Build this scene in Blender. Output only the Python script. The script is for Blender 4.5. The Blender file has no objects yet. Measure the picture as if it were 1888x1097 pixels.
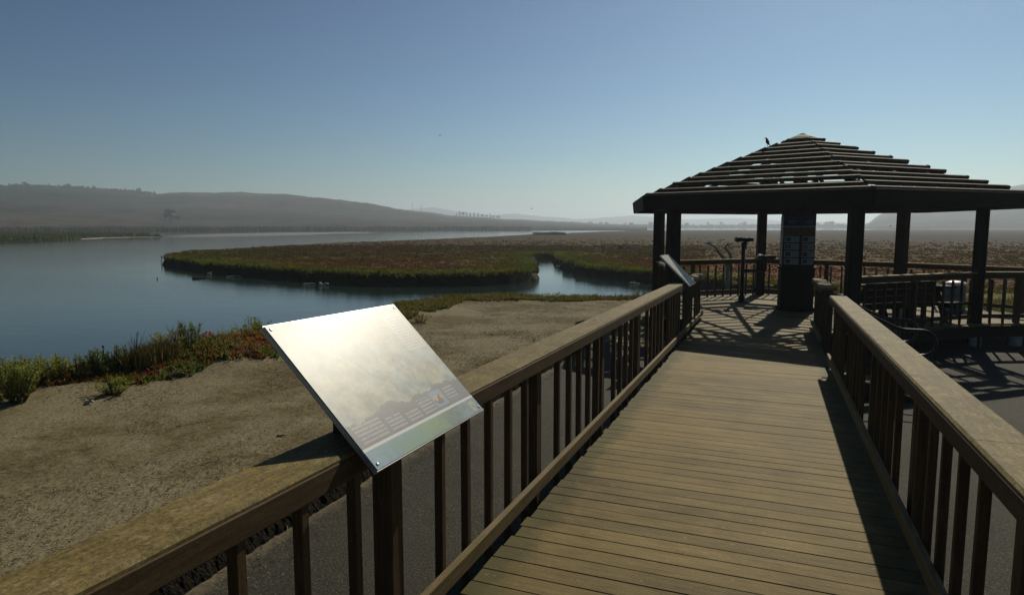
import bpy, bmesh, math, random
import numpy as np
from mathutils import Vector, Matrix
R = math.radians
random.seed(7); rng = np.random.default_rng(11)
scene = bpy.context.scene
COL = scene.collection

# ------------------------------------------------------------------ camera numbers
F_PX, PITCH, YAW, CZ = 1212.4, R(6.167), R(21.585), 2.3
fw = np.array([-math.sin(YAW)*math.cos(PITCH), math.cos(YAW)*math.cos(PITCH), -math.sin(PITCH)])
rt = np.array([math.cos(YAW), math.sin(YAW), 0.0]); up = np.cross(rt, fw)
CAM = np.array([0, 0, CZ])
def on_z(px, py, z):
    """survey: where the sight line of a photo point meets the level z"""
    px = np.asarray(px, float); py = np.asarray(py, float)
    d = fw + ((px-944)/F_PX)[..., None]*rt + ((548.5-py)/F_PX)[..., None]*up
    t = (z-CZ)/d[..., 2]
    return CAM + d*t[..., None]
def az_dir(px):
    d = fw + (px-944)/F_PX*rt; d = np.array([d[0], d[1]]); return d/np.linalg.norm(d)
def deck_z(y): return 0.55 - 0.0171*min(y, 15.2)
ZF = deck_z(15.2)
SUN_EL, SUN_AZ = 37.0, 8.0
WATER = -0.8

# ------------------------------------------------------------------ object helpers
def tag(o, label=None, cat=None, group=None, kind=None):
    if label: o['label'] = label
    if cat: o['category'] = cat
    if group: o['group'] = group
    if kind: o['kind'] = kind
    return o
def thing(name, label, cat, loc=(0, 0, 0), rz=0.0, group=None):
    o = bpy.data.objects.new(name, None); COL.objects.link(o)
    o.location = loc; o.rotation_euler = (0, 0, rz); o.empty_display_size = .1
    return tag(o, label, cat, group)
def link(name, me, parent=None, loc=(0, 0, 0), rz=0.0):
    o = bpy.data.objects.new(name, me); COL.objects.link(o)
    o.location = loc; o.rotation_euler = (0, 0, rz)
    if parent is not None: o.parent = parent
    return o
def dup(root, loc, rz, label=None, scale=None):
    c = root.copy(); COL.objects.link(c); c.location = loc; c.rotation_euler = (0, 0, rz)
    if scale: c.scale = (scale,)*3
    if label: c['label'] = label
    for ch in list(root.children):
        k = ch.copy(); COL.objects.link(k); k.parent = c
        for g in list(ch.children):
            q = g.copy(); COL.objects.link(q); q.parent = k
    return c

class MB:
    def __init__(s, o=(0, 0, 0)): s.v = []; s.f = []; s.m = []; s.o = Vector(o); s.cur = 0
    def add(s, vs, fs):
        n = len(s.v); s.v += [tuple(Vector(v)-s.o) for v in vs]
        s.f += [tuple(i+n for i in f) for f in fs]; s.m += [s.cur]*len(fs)
    def sweep(s, ringf, pts, cap=True):
        k = len(ringf[0]); vs = [p for r_ in ringf for p in r_]; fs = []
        for i in range(len(ringf)-1):
            for j in range(k):
                a, b = i*k+j, i*k+(j+1) % k
                fs.append((a, b, b+k, a+k))
        if cap:
            fs.append(tuple(reversed(range(k)))); fs.append(tuple(range((len(ringf)-1)*k, len(ringf)*k)))
        s.add(vs, fs)
    def beam(s, p0, p1, w, h, c=.004, upv=(0, 0, 1), ext=0.0, cut=False):
        """board from p0 to p1 (centre line), width w sideways, height h along up; edges eased by c.
        cut: the end faces stay plumb to the up vector (a sloped board butted to a post)."""
        p0 = Vector(p0); p1 = Vector(p1); d = (p1-p0).normalized(); upv = Vector(upv)
        sd = d.cross(upv)
        if sd.length < 1e-5: sd = d.cross(Vector((1, 0, 0)))
        sd.normalize(); u = upv if cut else sd.cross(d).normalized()
        a, b = w/2, h/2
        prof = [(-a+c, -b), (a-c, -b), (a, -b+c), (a, b-c), (a-c, b), (-a+c, b), (-a, b-c), (-a, -b+c)] if c > 0 else [(-a, -b), (a, -b), (a, b), (-a, b)]
        s.sweep([[p+sd*x+u*y for x, y in prof] for p in (p0-d*ext, p1+d*ext)], None)
    def box(s, c0, c1, c=.004):
        x0, y0, z0 = c0; x1, y1, z1 = c1
        s.beam(((x0+x1)/2, (y0+y1)/2, z0), ((x0+x1)/2, (y0+y1)/2, z1), abs(y1-y0), abs(x1-x0), c, upv=(1, 0, 0))
    def tube(s, pts, rad, n=8, cap=True):
        pts = [Vector(p) for p in pts]
        if not hasattr(rad, '__len__'): rad = [rad]*len(pts)
        rings = []; ref = None
        for i, p in enumerate(pts):
            t = (pts[min(i+1, len(pts)-1)]-pts[max(i-1, 0)]).normalized()
            if ref is None: ref = t.cross(Vector((0, 0, 1)) if abs(t.z) < .9 else Vector((1, 0, 0))).normalized()
            ref = (ref - t*ref.dot(t)).normalized(); b = t.cross(ref)
            rings.append([p+(ref*math.cos(q)+b*math.sin(q))*rad[i] for q in [2*math.pi*k/n for k in range(n)]])
        s.sweep(rings, None, cap)
    def lathe(s, prof, c=(0, 0, 0), n=20):
        c = Vector(c)
        s.sweep([[c+Vector((r_*math.cos(2*math.pi*k/n), r_*math.sin(2*math.pi*k/n), z)) for k in range(n)] for r_, z in prof], None)
    def mesh(s, name, mats, smooth=False):
        me = bpy.data.meshes.new(name); me.from_pydata(s.v, [], s.f)
        for m in (mats if isinstance(mats, (list, tuple)) else [mats]): me.materials.append(m)
        if any(s.m): me.polygons.foreach_set('material_index', s.m)
        me.polygons.foreach_set('use_smooth', [smooth]*len(s.f)); me.update()
        bm = bmesh.new(); bm.from_mesh(me); bmesh.ops.recalc_face_normals(bm, faces=bm.faces); bm.to_mesh(me); bm.free(); return me
    def build(s, name, mats, parent=None, smooth=False, loc=(0, 0, 0)): return link(name, s.mesh(name, mats, smooth), parent, loc)

def np_mesh(name, V, Fc, mat, col=None, smooth=False):
    """V (n,3), Fc (m,k) one face size; col optional per-vertex rgb"""
    V = np.asarray(V, np.float32); Fc = np.asarray(Fc, np.int32)
    me = bpy.data.meshes.new(name); me.vertices.add(len(V)); me.vertices.foreach_set('co', V.ravel())
    m, k = Fc.shape; me.loops.add(m*k); me.loops.foreach_set('vertex_index', Fc.ravel())
    me.polygons.add(m); me.polygons.foreach_set('loop_start', np.arange(0, m*k, k, dtype=np.int32))
    me.polygons.foreach_set('loop_total', np.full(m, k, np.int32))
    me.polygons.foreach_set('use_smooth', np.full(m, smooth))
    if col is not None:
        a = me.color_attributes.new('hue', 'FLOAT_COLOR', 'POINT')
        a.data.foreach_set('color', np.c_[col, np.ones(len(V))].astype(np.float32).ravel())
    me.materials.append(mat); me.update(calc_edges=True); me.validate(); return me

# value noise in numpy
_perm = rng.random((256, 256))
def vnoise(x, y):
    xi = np.floor(x).astype(int); yi = np.floor(y).astype(int); xf = x-xi; yf = y-yi
    xf = xf*xf*(3-2*xf); yf = yf*yf*(3-2*yf)
    g = lambda a, b: _perm[a & 255, b & 255]
    return (g(xi, yi)*(1-xf)+g(xi+1, yi)*xf)*(1-yf)+(g(xi, yi+1)*(1-xf)+g(xi+1, yi+1)*xf)*yf
def fbm(x, y, o=4):
    t = 0; a = .5
    for i in range(o): t = t+a*vnoise(x+17.3*i, y+9.1*i); x = x*2.03; y = y*2.03; a *= .5
    return t/(1-.5**o)
def sstep(a, b, x): t = np.clip((x-a)/(b-a), 0, 1); return t*t*(3-2*t)
def sdf(P, poly):
    """signed distance to polygon, + inside"""
    x, y = P[:, 0], P[:, 1]; d = np.full(len(P), 1e18); ins = np.zeros(len(P), bool); n = len(poly)
    for i in range(n):
        ax, ay = poly[i]; bx, by = poly[(i+1) % n]; ex, ey = bx-ax, by-ay
        t = np.clip(((x-ax)*ex+(y-ay)*ey)/(ex*ex+ey*ey+1e-12), 0, 1)
        d = np.minimum(d, (x-ax-t*ex)**2+(y-ay-t*ey)**2)
        c = (ay > y) != (by > y)
        with np.errstate(divide='ignore', invalid='ignore'): c &= x < (bx-ax)*(y-ay)/(by-ay+1e-30)+ax
        ins ^= c
    return np.where(ins, 1, -1)*np.sqrt(d)

# ------------------------------------------------------------------ node helpers
class S:
    """socket wrapper for arithmetic"""
    nt = None
    def __init__(s, k): s.k = k
    @staticmethod
    def op(o, *a, clamp=False):
        n = S.nt.nodes.new('ShaderNodeMath'); n.operation = o; n.use_clamp = clamp
        for i, q in enumerate(a):
            if isinstance(q, S): S.nt.links.new(q.k, n.inputs[i])
            else: n.inputs[i].default_value = q
        return S(n.outputs[0])
    def __add__(s, o): return S.op('ADD', s, o)
    __radd__ = __add__
    def __sub__(s, o): return S.op('SUBTRACT', s, o)
    def __rsub__(s, o): return S.op('SUBTRACT', o, s)
    def __mul__(s, o): return S.op('MULTIPLY', s, o)
    __rmul__ = __mul__
    def __truediv__(s, o): return S.op('DIVIDE', s, o)
    def gt(s, o): return S.op('GREATER_THAN', s, o)
    def lt(s, o): return S.op('LESS_THAN', s, o)
    def fract(s): return S.op('FRACT', s)
    def sin(s): return S.op('SINE', s)
    def abs(s): return S.op('ABSOLUTE', s)
    def floor(s): return S.op('FLOOR', s)
    def clamp(s): return S.op('ADD', s, 0.0, clamp=True)
def box_mask(u, v, u0, u1, v0, v1): return u.gt(u0)*u.lt(u1)*v.gt(v0)*v.lt(v1)
def mat(name):
    m = bpy.data.materials.new(name); m.use_nodes = True; nt = m.node_tree; S.nt = nt
    b = nt.nodes['Principled BSDF']; b.inputs['Specular IOR Level'].default_value = .3; b.inputs['Roughness'].default_value = .8
    return m, nt, b
def noise(nt, vec, scale, detail=4, rough=.55, dist=0.0, out='Fac'):
    n = nt.nodes.new('ShaderNodeTexNoise'); n.inputs['Scale'].default_value = scale; n.inputs['Detail'].default_value = detail
    n.inputs['Roughness'].default_value = rough; n.inputs['Distortion'].default_value = dist
    if vec is not None: nt.links.new(vec, n.inputs['Vector'])
    return n.outputs[out]
def ramp(nt, fac, stops):
    n = nt.nodes.new('ShaderNodeValToRGB'); e = n.color_ramp.elements
    while len(e) < len(stops): e.new(.5)
    for el, (p, c) in zip(e, stops): el.position = p; el.color = (*c, 1) if len(c) == 3 else c
    nt.links.new(fac.k if isinstance(fac, S) else fac, n.inputs[0]); return n.outputs[0]
def mix(nt, f, a, b, mode='MIX'):
    n = nt.nodes.new('ShaderNodeMix'); n.data_type = 'RGBA'; n.blend_type = mode
    for i, q in ((0, f), (6, a), (7, b)):
        if isinstance(q, S): q = q.k
        if hasattr(q, 'links'): nt.links.new(q, n.inputs[i])
        elif i == 0: n.inputs[0].default_value = q
        else: n.inputs[i].default_value = (*q, 1)
    return n.outputs[2]
def coords(nt, kind='Object', scale=(1, 1, 1), rot=(0, 0, 0)):
    t = nt.nodes.new('ShaderNodeTexCoord'); mp = nt.nodes.new('ShaderNodeMapping'); mp.inputs['Scale'].default_value = scale
    mp.inputs['Rotation'].default_value = rot
    nt.links.new(t.outputs[kind], mp.inputs[0]); return mp.outputs[0]
def wpos(nt, scale=(1, 1, 1), rot=(0, 0, 0)):
    g = nt.nodes.new('ShaderNodeNewGeometry'); mp = nt.nodes.new('ShaderNodeMapping'); mp.inputs['Scale'].default_value = scale
    mp.inputs['Rotation'].default_value = rot
    nt.links.new(g.outputs['Position'], mp.inputs[0]); return mp.outputs[0]
def bump(nt, b, h, strength=.3, dist=.01):
    n = nt.nodes.new('ShaderNodeBump'); n.inputs['Strength'].default_value = strength; n.inputs['Distance'].default_value = dist
    nt.links.new(h.k if isinstance(h, S) else h, n.inputs['Height']); nt.links.new(n.outputs[0], b.inputs['Normal'])
def setc(nt, b, c):
    if hasattr(c, 'links'): nt.links.new(c, b.inputs['Base Color'])
    else: b.inputs['Base Color'].default_value = (*c, 1)
def sep(nt, vec):
    n = nt.nodes.new('ShaderNodeSeparateXYZ'); nt.links.new(vec, n.inputs[0]); return [S(o) for o in n.outputs]

def wood(name, dark, light, grain=(18, 1.2, 18), lichen=0.0, island=.0, rough=.75, lcol=(.20, .17, .055), spots=0.0):
    """weathered timber; grain scale is lowest along the length of the board"""
    m, nt, b = mat(name)
    v = wpos(nt, grain); n1 = noise(nt, v, 3, 6, .65, .4)
    c = ramp(nt, n1, [(.25, dark), (.7, light)])
    big = noise(nt, wpos(nt), 1.7, 4)
    c = mix(nt, .55, c, ramp(nt, big, [(.3, (.62, .60, .57)), (.7, (1.0, 1.0, 1.0))]), 'MULTIPLY')
    if island:
        g = nt.nodes.new('ShaderNodeNewGeometry')
        c = mix(nt, 1.0, c, ramp(nt, g.outputs['Random Per Island'], [(0, (1-island,)*3), (1, (1+island*.3, 1+island*.25, 1+island*.15))]), 'MULTIPLY')
    if lichen:
        l1 = noise(nt, wpos(nt), 5, 6, .7); l2 = noise(nt, wpos(nt), 60, 3, .6)
        f = (S(ramp(nt, l1, [(.42, (0, 0, 0)), (.66, (1, 1, 1))]))*S(ramp(nt, l2, [(.3, (0, 0, 0)), (.6, (1, 1, 1))])))*lichen
        c = mix(nt, f, c, lcol)
    if spots:
        p1 = noise(nt, wpos(nt, (1, .55, 1)), 17, 5, .75); c = mix(nt, S(ramp(nt, p1, [(.54, (0, 0, 0)), (.68, (1, 1, 1))]))*.6, c, (.33, .265, .145))
        p2 = noise(nt, wpos(nt), 75, 4, .8); c = mix(nt, .8, c, ramp(nt, p2, [(.36, (.42, .40, .36)), (.54, (1, 1, 1)), (.68, (1.3, 1.28, 1.2))]), 'MULTIPLY')
        l3 = noise(nt, wpos(nt), 42, 2, .5); l4 = noise(nt, wpos(nt), 2.2, 2, .5)
        f = S(ramp(nt, l3, [(.64, (0, 0, 0)), (.7, (1, 1, 1))]))*S(ramp(nt, l4, [(.45, (0, 0, 0)), (.6, (1, 1, 1))]))*spots
        c = mix(nt, f, c, (.22, .15, .02))
    sp1 = noise(nt, wpos(nt), 110, 3, .75); c = mix(nt, .6, c, ramp(nt, sp1, [(.32, (.55, .53, .5)), (.62, (1.18, 1.16, 1.12))]), 'MULTIPLY')
    setc(nt, b, c); b.inputs['Roughness'].default_value = rough; b.inputs['Specular IOR Level'].default_value = .14
    fine = noise(nt, wpos(nt, grain), 14, 4, .7); bump(nt, b, S(n1)*.6+S(fine)*.5, .45, .004)
    return m
def plain(name, c, rough=.6, metal=0.0, vary=.25, scale=6.0, bmp=.15):
    m, nt, b = mat(name); n = noise(nt, coords(nt), scale, 5, .6)
    setc(nt, b, ramp(nt, n, [(.3, tuple(q*(1-vary) for q in c)), (.7, tuple(q*(1+vary*.6) for q in c))]))
    b.inputs['Roughness'].default_value = rough; b.inputs['Metallic'].default_value = metal
    if bmp: bump(nt, b, noise(nt, coords(nt), scale*8, 3), bmp, .004)
    return m
def leafy(name, rough=.6, trans=.25, spec=.25, vary=.3):
    """foliage coloured by its own hue attribute, a different tone for each leaf"""
    m, nt, b = mat(name); a = nt.nodes.new('ShaderNodeAttribute'); a.attribute_name = 'hue'
    g = nt.nodes.new('ShaderNodeNewGeometry')
    c = mix(nt, 1.0, a.outputs['Color'], ramp(nt, g.outputs['Random Per Island'], [(0, (1-vary,)*3), (1, (1+vary, 1+vary, 1+vary*.6))]), 'MULTIPLY')
    setc(nt, b, c); b.inputs['Roughness'].default_value = rough; b.inputs['Specular IOR Level'].default_value = spec
    t = nt.nodes.new('ShaderNodeBsdfTranslucent'); nt.links.new(c, t.inputs[0])
    ms = nt.nodes.new('ShaderNodeMixShader'); ms.inputs[0].default_value = trans
    nt.links.new(b.outputs[0], ms.inputs[1]); nt.links.new(t.outputs[0], ms.inputs[2])
    nt.links.new(ms.outputs[0], nt.nodes['Material Output'].inputs[0]); return m

M = {}
def deck_material():
    m = wood('deck_wood', (.118, .085, .029), (.238, .180, .070), grain=(1.2, 16, 16), island=.26, lichen=.30, lcol=(.12, .105, .03), rough=.75)
    nt = m.node_tree; S.nt = nt; b = nt.nodes['Principled BSDF']; c = b.inputs['Base Color'].links[0].from_socket
    x, y, z = sep(nt, wpos(nt)); n1 = noise(nt, wpos(nt), 4.5, 6, .7)
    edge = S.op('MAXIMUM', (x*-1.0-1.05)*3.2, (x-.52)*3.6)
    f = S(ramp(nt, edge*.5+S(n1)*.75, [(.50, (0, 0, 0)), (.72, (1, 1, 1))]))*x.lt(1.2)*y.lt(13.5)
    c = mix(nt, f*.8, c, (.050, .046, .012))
    st = noise(nt, wpos(nt), 1.1, 6, .72, .5); c = mix(nt, .75, c, ramp(nt, st, [(.34, (.66, .64, .60)), (.50, (1, 1, 1)), (.66, (1.22, 1.2, 1.16))]), 'MULTIPLY')
    sp2 = noise(nt, wpos(nt), 26, 3, .6); c = mix(nt, S(ramp(nt, sp2, [(.66, (0, 0, 0)), (.74, (1, 1, 1))]))*.45, c, (.33, .28, .17))
    setc(nt, b, c); return m
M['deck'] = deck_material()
M['cap'] = wood('cap_rail_wood', (.100, .074, .026), (.265, .205, .082), lichen=.95, lcol=(.078, .064, .015), spots=1.0, rough=.75, island=.12)
M['rail'] = wood('rail_wood', (.048, .030, .013), (.105, .070, .034), grain=(14, 1.4, 14), island=.2)  # darker than the caps, shade of the side faces put into the colour
M['upright'] = wood('upright_wood', (.048, .029, .013), (.120, .078, .040), grain=(22, 22, 1.6), island=.3)  # dark brown, lowered further to put shade on the uprights into the albedo
M['kick'] = wood('kick_rail_wood', (.10, .07, .032), (.21, .155, .076), lichen=.6, lcol=(.11, .10, .03), island=.15)
M['gazebo'] = wood('gazebo_timber', (.013, .009, .006), (.030, .022, .015), grain=(9, 9, 9), island=.25)  # near black, the pavilion's deep shade put into the timber colour
M['gpost'] = wood('gazebo_post_timber', (.014, .010, .007), (.036, .026, .018), grain=(16, 16, 1.3))  # posts likewise, shade put into their base colour
M['slat'] = wood('roof_slat_timber', (.022, .016, .009), (.075, .058, .034), grain=(6, 6, 12), lichen=.4, island=.25)
M['black'] = plain('black_metal', (.018, .018, .02), .42, .6)
M['pipe'] = plain('brown_painted_pipe', (.020, .016, .014), .35, .0, .2)
M['steel'] = plain('bright_steel', (.62, .62, .60), .25, 1.0, .1)
M['alu'] = plain('aluminium_edge', (.35, .36, .37), .4, .7, .1, bmp=0)
M['concrete'] = plain('concrete', (.36, .37, .37), .85, 0, .3, 9)
M['barrel'] = plain('blue_grey_steel', (.11, .17, .23), .5, .2, .3)
M['lid'] = plain('white_lid_plastic', (.72, .72, .70), .4, 0, .08)
M['deadwood'] = wood('grey_deadwood', (.13, .115, .095), (.30, .27, .225), grain=(8, 8, 8))
M['palewood'] = wood('pale_driftwood', (.34, .31, .26), (.56, .52, .45), grain=(6, 6, 6))
M['bird'] = plain('dark_feathers', (.035, .03, .028), .6, 0, .5, 30)
M['bark'] = plain('bark', (.075, .058, .042), .9, 0, .4, 20)
M['leaf'] = leafy('shrub_leaves', .55, .45)
M['marshleaf'] = leafy('marsh_plants', .7, .35, .12, .22)
M['straw'] = leafy('dry_straw', .8, .1, .15, .45)
M['treeleaf'] = leafy('tree_leaves', .7, .15, .15)

# ------------------------------------------------------------------ setting materials
def mat_dirt():
    m, nt, b = mat('dry_dirt')
    w = wpos(nt); n1 = noise(nt, w, .55, 5, .6); n2 = noise(nt, wpos(nt, (1, 1, 1)), 7, 6, .72, .6); n3 = noise(nt, w, 30, 5, .85)
    c = ramp(nt, n2, [(.28, (.053, .040, .018)), (.5, (.108, .086, .041)), (.74, (.168, .138, .073))])
    c = mix(nt, S(ramp(nt, n1, [(.44, (0, 0, 0)), (.56, (1, 1, 1))]))*.75, c, (.192, .168, .103))
    c = mix(nt, .95, c, ramp(nt, n3, [(.38, (.40, .37, .32)), (.50, (1, 1, 1)), (.62, (1.3, 1.28, 1.22))]), 'MULTIPLY')
    setc(nt, b, c); b.inputs['Roughness'].default_value = .95; b.inputs['Specular IOR Level'].default_value = .1
    bump(nt, b, S(n2)*.7+S(n3)*.5, .6, .025); return m
def mat_asphalt():
    m, nt, b = mat('worn_asphalt'); w = wpos(nt)
    n1 = noise(nt, w, 70, 5, .85); n2 = noise(nt, w, 1.3, 5, .6); n3 = noise(nt, wpos(nt, (1, 2.6, 1)), 9, 5, .7, 1.0)
    c = ramp(nt, n1, [(.38, (.006, .005, .0035)), (.48, (.026, .0235, .016)), (.56, (.046, .042, .029)), (.64, (.13, .12, .085))])
    c = mix(nt, .7, c, ramp(nt, n2, [(.3, (.72, .70, .66)), (.7, (1.12, 1.1, 1.05))]), 'MULTIPLY')
    # drifted sand along the edge of the left strip
    x, y, z = sep(nt, w); f = S(ramp(nt, S.op('ABSOLUTE', x+3.35)*.9+S(n3)*.35, [(.16, (1, 1, 1)), (.30, (0, 0, 0))]))*x.lt(-1.0)
    c = mix(nt, f*.75, c, (.15, .12, .07))
    # fine cracks
    v = nt.nodes.new('ShaderNodeTexVoronoi'); v.feature = 'DISTANCE_TO_EDGE'; v.inputs['Scale'].default_value = 3.4
    d = nt.nodes.new('ShaderNodeVectorMath'); d.operation = 'ADD'; nt.links.new(wpos(nt, (1, 1.5, 1)), d.inputs[0]); nt.links.new(noise(nt, w, 3, 5, .7, out='Color'), d.inputs[1])
    nt.links.new(d.outputs[0], v.inputs['Vector'])
    cr = S(v.outputs[0]).lt(.016)*S(noise(nt, w, 1.6, 2)).gt(.46)
    c = mix(nt, cr*.8, c, (.03, .027, .022))
    setc(nt, b, c); b.inputs['Roughness'].default_value = .9; b.inputs['Specular IOR Level'].default_value = .2
    bump(nt, b, S(n1)*.6+S(n3)*.4-cr*.8, .6, .01); return m
def mat_berm():
    m, nt, b = mat('black_asphalt_kerb'); w = wpos(nt); n1 = noise(nt, w, 60, 3, .7); n2 = noise(nt, w, 9, 4, .6)
    setc(nt, b, mix(nt, .6, ramp(nt, n1, [(.40, (.006, .0055, .0045)), (.72, (.042, .037, .026))]), ramp(nt, n2, [(.3, (.6, .6, .6)), (.7, (1.1, 1.05, .95))]), 'MULTIPLY'))
    b.inputs['Roughness'].default_value = .95; b.inputs['Specular IOR Level'].default_value = .06; bump(nt, b, n1, 1.0, .03); return m
def mat_marsh():
    m, nt, b = mat('marsh_soil'); a = nt.nodes.new('ShaderNodeAttribute'); a.attribute_name = 'hue'
    n2 = noise(nt, wpos(nt), 2.2, 6, .75); n3 = noise(nt, wpos(nt, (.25, 1, 1), (0, 0, R(20))), .35, 5, .65)
    c = mix(nt, .45, a.outputs['Color'], ramp(nt, n2, [(.3, (.45, .45, .42)), (.7, (1.35, 1.3, 1.2))]), 'MULTIPLY')
    c = mix(nt, .6, c, ramp(nt, n3, [(.3, (.6, .62, .6)), (.7, (1.25, 1.2, 1.1))]), 'MULTIPLY')
    setc(nt, b, c); b.inputs['Roughness'].default_value = .95; b.inputs['Specular IOR Level'].default_value = .08; bump(nt, b, n2, .5, .15); return m
def mat_hill():
    m, nt, b = mat('dry_hillside'); w = wpos(nt)
    n1 = noise(nt, wpos(nt, (1, .5, 1.6)), .0065, 6, .6, .4); n2 = noise(nt, w, .045, 5, .7); n3 = noise(nt, wpos(nt, (.35, .35, 5)), .008, 4, .6)
    c = ramp(nt, n1, [(.30, (.020, .024, .014)), (.43, (.042, .040, .028)), (.56, (.066, .055, .040)), (.7, (.055, .038, .030))])
    c = mix(nt, .6, c, ramp(nt, n2, [(.40, (.28, .34, .28)), (.58, (1.3, 1.22, 1.1))]), 'MULTIPLY')
    c = mix(nt, .5, c, ramp(nt, n3, [(.42, (.5, .56, .5)), (.58, (1.25, 1.12, 1.0))]), 'MULTIPLY')
    setc(nt, b, c); b.inputs['Roughness'].default_value = 1.0; b.inputs['Specular IOR Level'].default_value = .0; bump(nt, b, n2, .6, 3.0); return m
def mat_water():
    m, nt, b = mat('estuary_water')
    setc(nt, b, ramp(nt, noise(nt, wpos(nt), .03, 3), [(.3, (.010, .022, .020)), (.7, (.016, .030, .026))])); b.inputs['Roughness'].default_value = .06; b.inputs['IOR'].default_value = 1.33
    b.inputs['Specular IOR Level'].default_value = .5
    r1 = noise(nt, wpos(nt, (1.0, 2.4, 1), (0, 0, R(21))), 5.0, 3, .6, .3); r2 = noise(nt, wpos(nt, (.6, 1.6, 1), (0, 0, R(12))), .55, 3, .5)
    calm = noise(nt, wpos(nt, (.5, 1.5, 1), (0, 0, R(20))), .03, 3, .5)
    h = (S(r1)*.42+S(r2)*.75)*(S(ramp(nt, calm, [(.38, (.35, .35, .35)), (.6, (1, 1, 1))])))
    bump(nt, b, h, .10, .12); return m
def mat_mud():
    m, nt, b = mat('wet_mudflat'); n = noise(nt, wpos(nt, (.3, 1, 1)), .2, 5, .6)
    setc(nt, b, ramp(nt, n, [(.3, (.11, .10, .085)), (.7, (.20, .185, .155))])); b.inputs['Roughness'].default_value = .55; return m
M['dirt'] = mat_dirt(); M['asphalt'] = mat_asphalt(); M['berm'] = mat_berm(); M['marsh'] = mat_marsh(); M['hill'] = mat_hill(); M['water'] = mat_water(); M['mud'] = mat_mud()

# ------------------------------------------------------------------ terrain: near land
veg_in = [(-8.87, 5.1), (-9.2, 5.8), (-8.3, 6.4), (-7.9, 7.4), (-7.4, 8.5), (-7.5, 11), (-7.76, 13.3), (-7.95, 14.7), (-8.15, 17.2), (-6.6, 18.3), (-4.45, 19.5), (-3.5, 20.6)]
land = [(-26, -14), (-15, -1), (-12.0, 3.6), (-10.7, 6.3), (-9.7, 8.5), (-9.3, 11), (-9.5, 13.5), (-9.9, 16), (-9.6, 18.6), (-7.8, 19.5), (-5, 20.2), (-2, 21.3), (1.5, 23.4), (6, 25), (20, 28), (70, 34), (70, -14)]
def land_h(x, y, d):
    base = -.21*sstep(6, 15, y)*sstep(-4.2, -2.5, x) + .07*sstep(-3.4, -3.9, x) + .02*(fbm(x*.6, y*.6)-.5)*2
    base = base + .05*(fbm(x*1.7+40, y*1.7)-.5)*sstep(-3.7, -4.4, x)
    base = base - .02*sstep(-3.7, -3.2, x)                       # bed below the asphalt sheet
    base = base + (.08+.26*sstep(6.5, 8.5, y)*sstep(12.5, 10.5, y))*sstep(-1.5, -.1, -np.abs(d-1.35))*sstep(-6, -7.6, x)*(.7+.6*fbm(x*1.6, y*1.6))   # low hummock under the shore plants
    bank = sstep(-1.6, .25, d); return base*bank - 1.7*(1-bank)
xs = np.concatenate([np.arange(-26, -14, .5), np.arange(-14, 6, .09), np.arange(6, 14, .3), np.arange(14, 71, 2.)]); ys = np.concatenate([np.arange(-13, 0, .5), np.arange(0, 24.5, .11), np.arange(24.5, 36, .5)])
gx, gy = np.meshgrid(xs, ys, indexing='ij'); P = np.stack([gx.ravel(), gy.ravel()], 1); dl = sdf(P, land)
h = land_h(P[:, 0], P[:, 1], dl); V = np.c_[P, h]; nx, ny = gx.shape
idx = np.arange(nx*ny).reshape(nx, ny); Fq = np.stack([idx[:-1, :-1], idx[1:, :-1], idx[1:, 1:], idx[:-1, 1:]], -1).reshape(-1, 4)
keep = (dl[Fq] > -2.2).any(1); Fq = Fq[keep]
used = np.unique(Fq); mp_ = np.zeros(len(V), int); mp_[used] = np.arange(len(used))
tag(link('ground', np_mesh('ground', V[used], mp_[Fq], M['dirt'], smooth=True)), kind='structure')
# asphalt sheet, from the kerb on the left, under the ramp, to the parking side
xs = np.arange(-3.36, 14.1, .24); ys = np.arange(-6, 20.2, .25); gx, gy = np.meshgrid(xs, ys, indexing='ij'); P = np.stack([gx.ravel(), gy.ravel()], 1)
hz = -.21*sstep(6, 15, P[:, 1])*sstep(-4.2, -2.5, P[:, 0]) + .02*(fbm(P[:, 0]*.6, P[:, 1]*.6)-.5)*2 + .006
nx, ny = gx.shape; idx = np.arange(nx*ny).reshape(nx, ny); Fq = np.stack([idx[:-1, :-1], idx[1:, :-1], idx[1:, 1:], idx[:-1, 1:]], -1).reshape(-1, 4)
c = P[Fq].mean(1); keep = ~((c[:, 0] < -.5) & (c[:, 1] > 13.5+c[:, 0]*.0)) & ~(c[:, 1] > 18.9)
tag(link('asphalt_path', np_mesh('asphalt_path', np.c_[P, hz], Fq[keep], M['asphalt'], smooth=True)), kind='structure')
def ground_z(x, y):
    x = np.atleast_1d(np.asarray(x, float)); y = np.atleast_1d(np.asarray(y, float)); return land_h(x, y, sdf(np.stack([x, y], 1), land))
# rough black asphalt kerb between path and dirt
n = 2600; ysb = np.concatenate([np.linspace(-5, .5, 200), np.linspace(.51, 9, 2000), np.linspace(9.01, 13.4, 400)]); k = 26
us = np.linspace(0, 1, k); V = []
for j, u_ in enumerate(us):
    prof = math.sin(math.pi*min(1, max(0, u_)))**.55
    x = -3.70+.36*u_ + .05*(fbm(ysb*2.2, ysb*0+3)-.5) + .035*(fbm(ysb*24, ysb*0+u_*9, 3)-.5)
    z = -.03+.185*prof*(.75+.5*fbm(ysb*3, ysb*0+u_*2)) + .085*(fbm(ysb*28, ysb*0+u_*12+5, 3)-.5)*prof
    V.append(np.stack([x, ysb, z], 1))
V = np.stack(V, 1); idx = np.arange(n*k).reshape(n, k); Fq = np.stack([idx[:-1, :-1], idx[:-1, 1:], idx[1:, 1:], idx[1:, :-1]], -1).reshape(-1, 4)
tag(link('kerb', np_mesh('kerb', V.reshape(-1, 3), Fq, M['berm'], smooth=False)), kind='structure')

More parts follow.
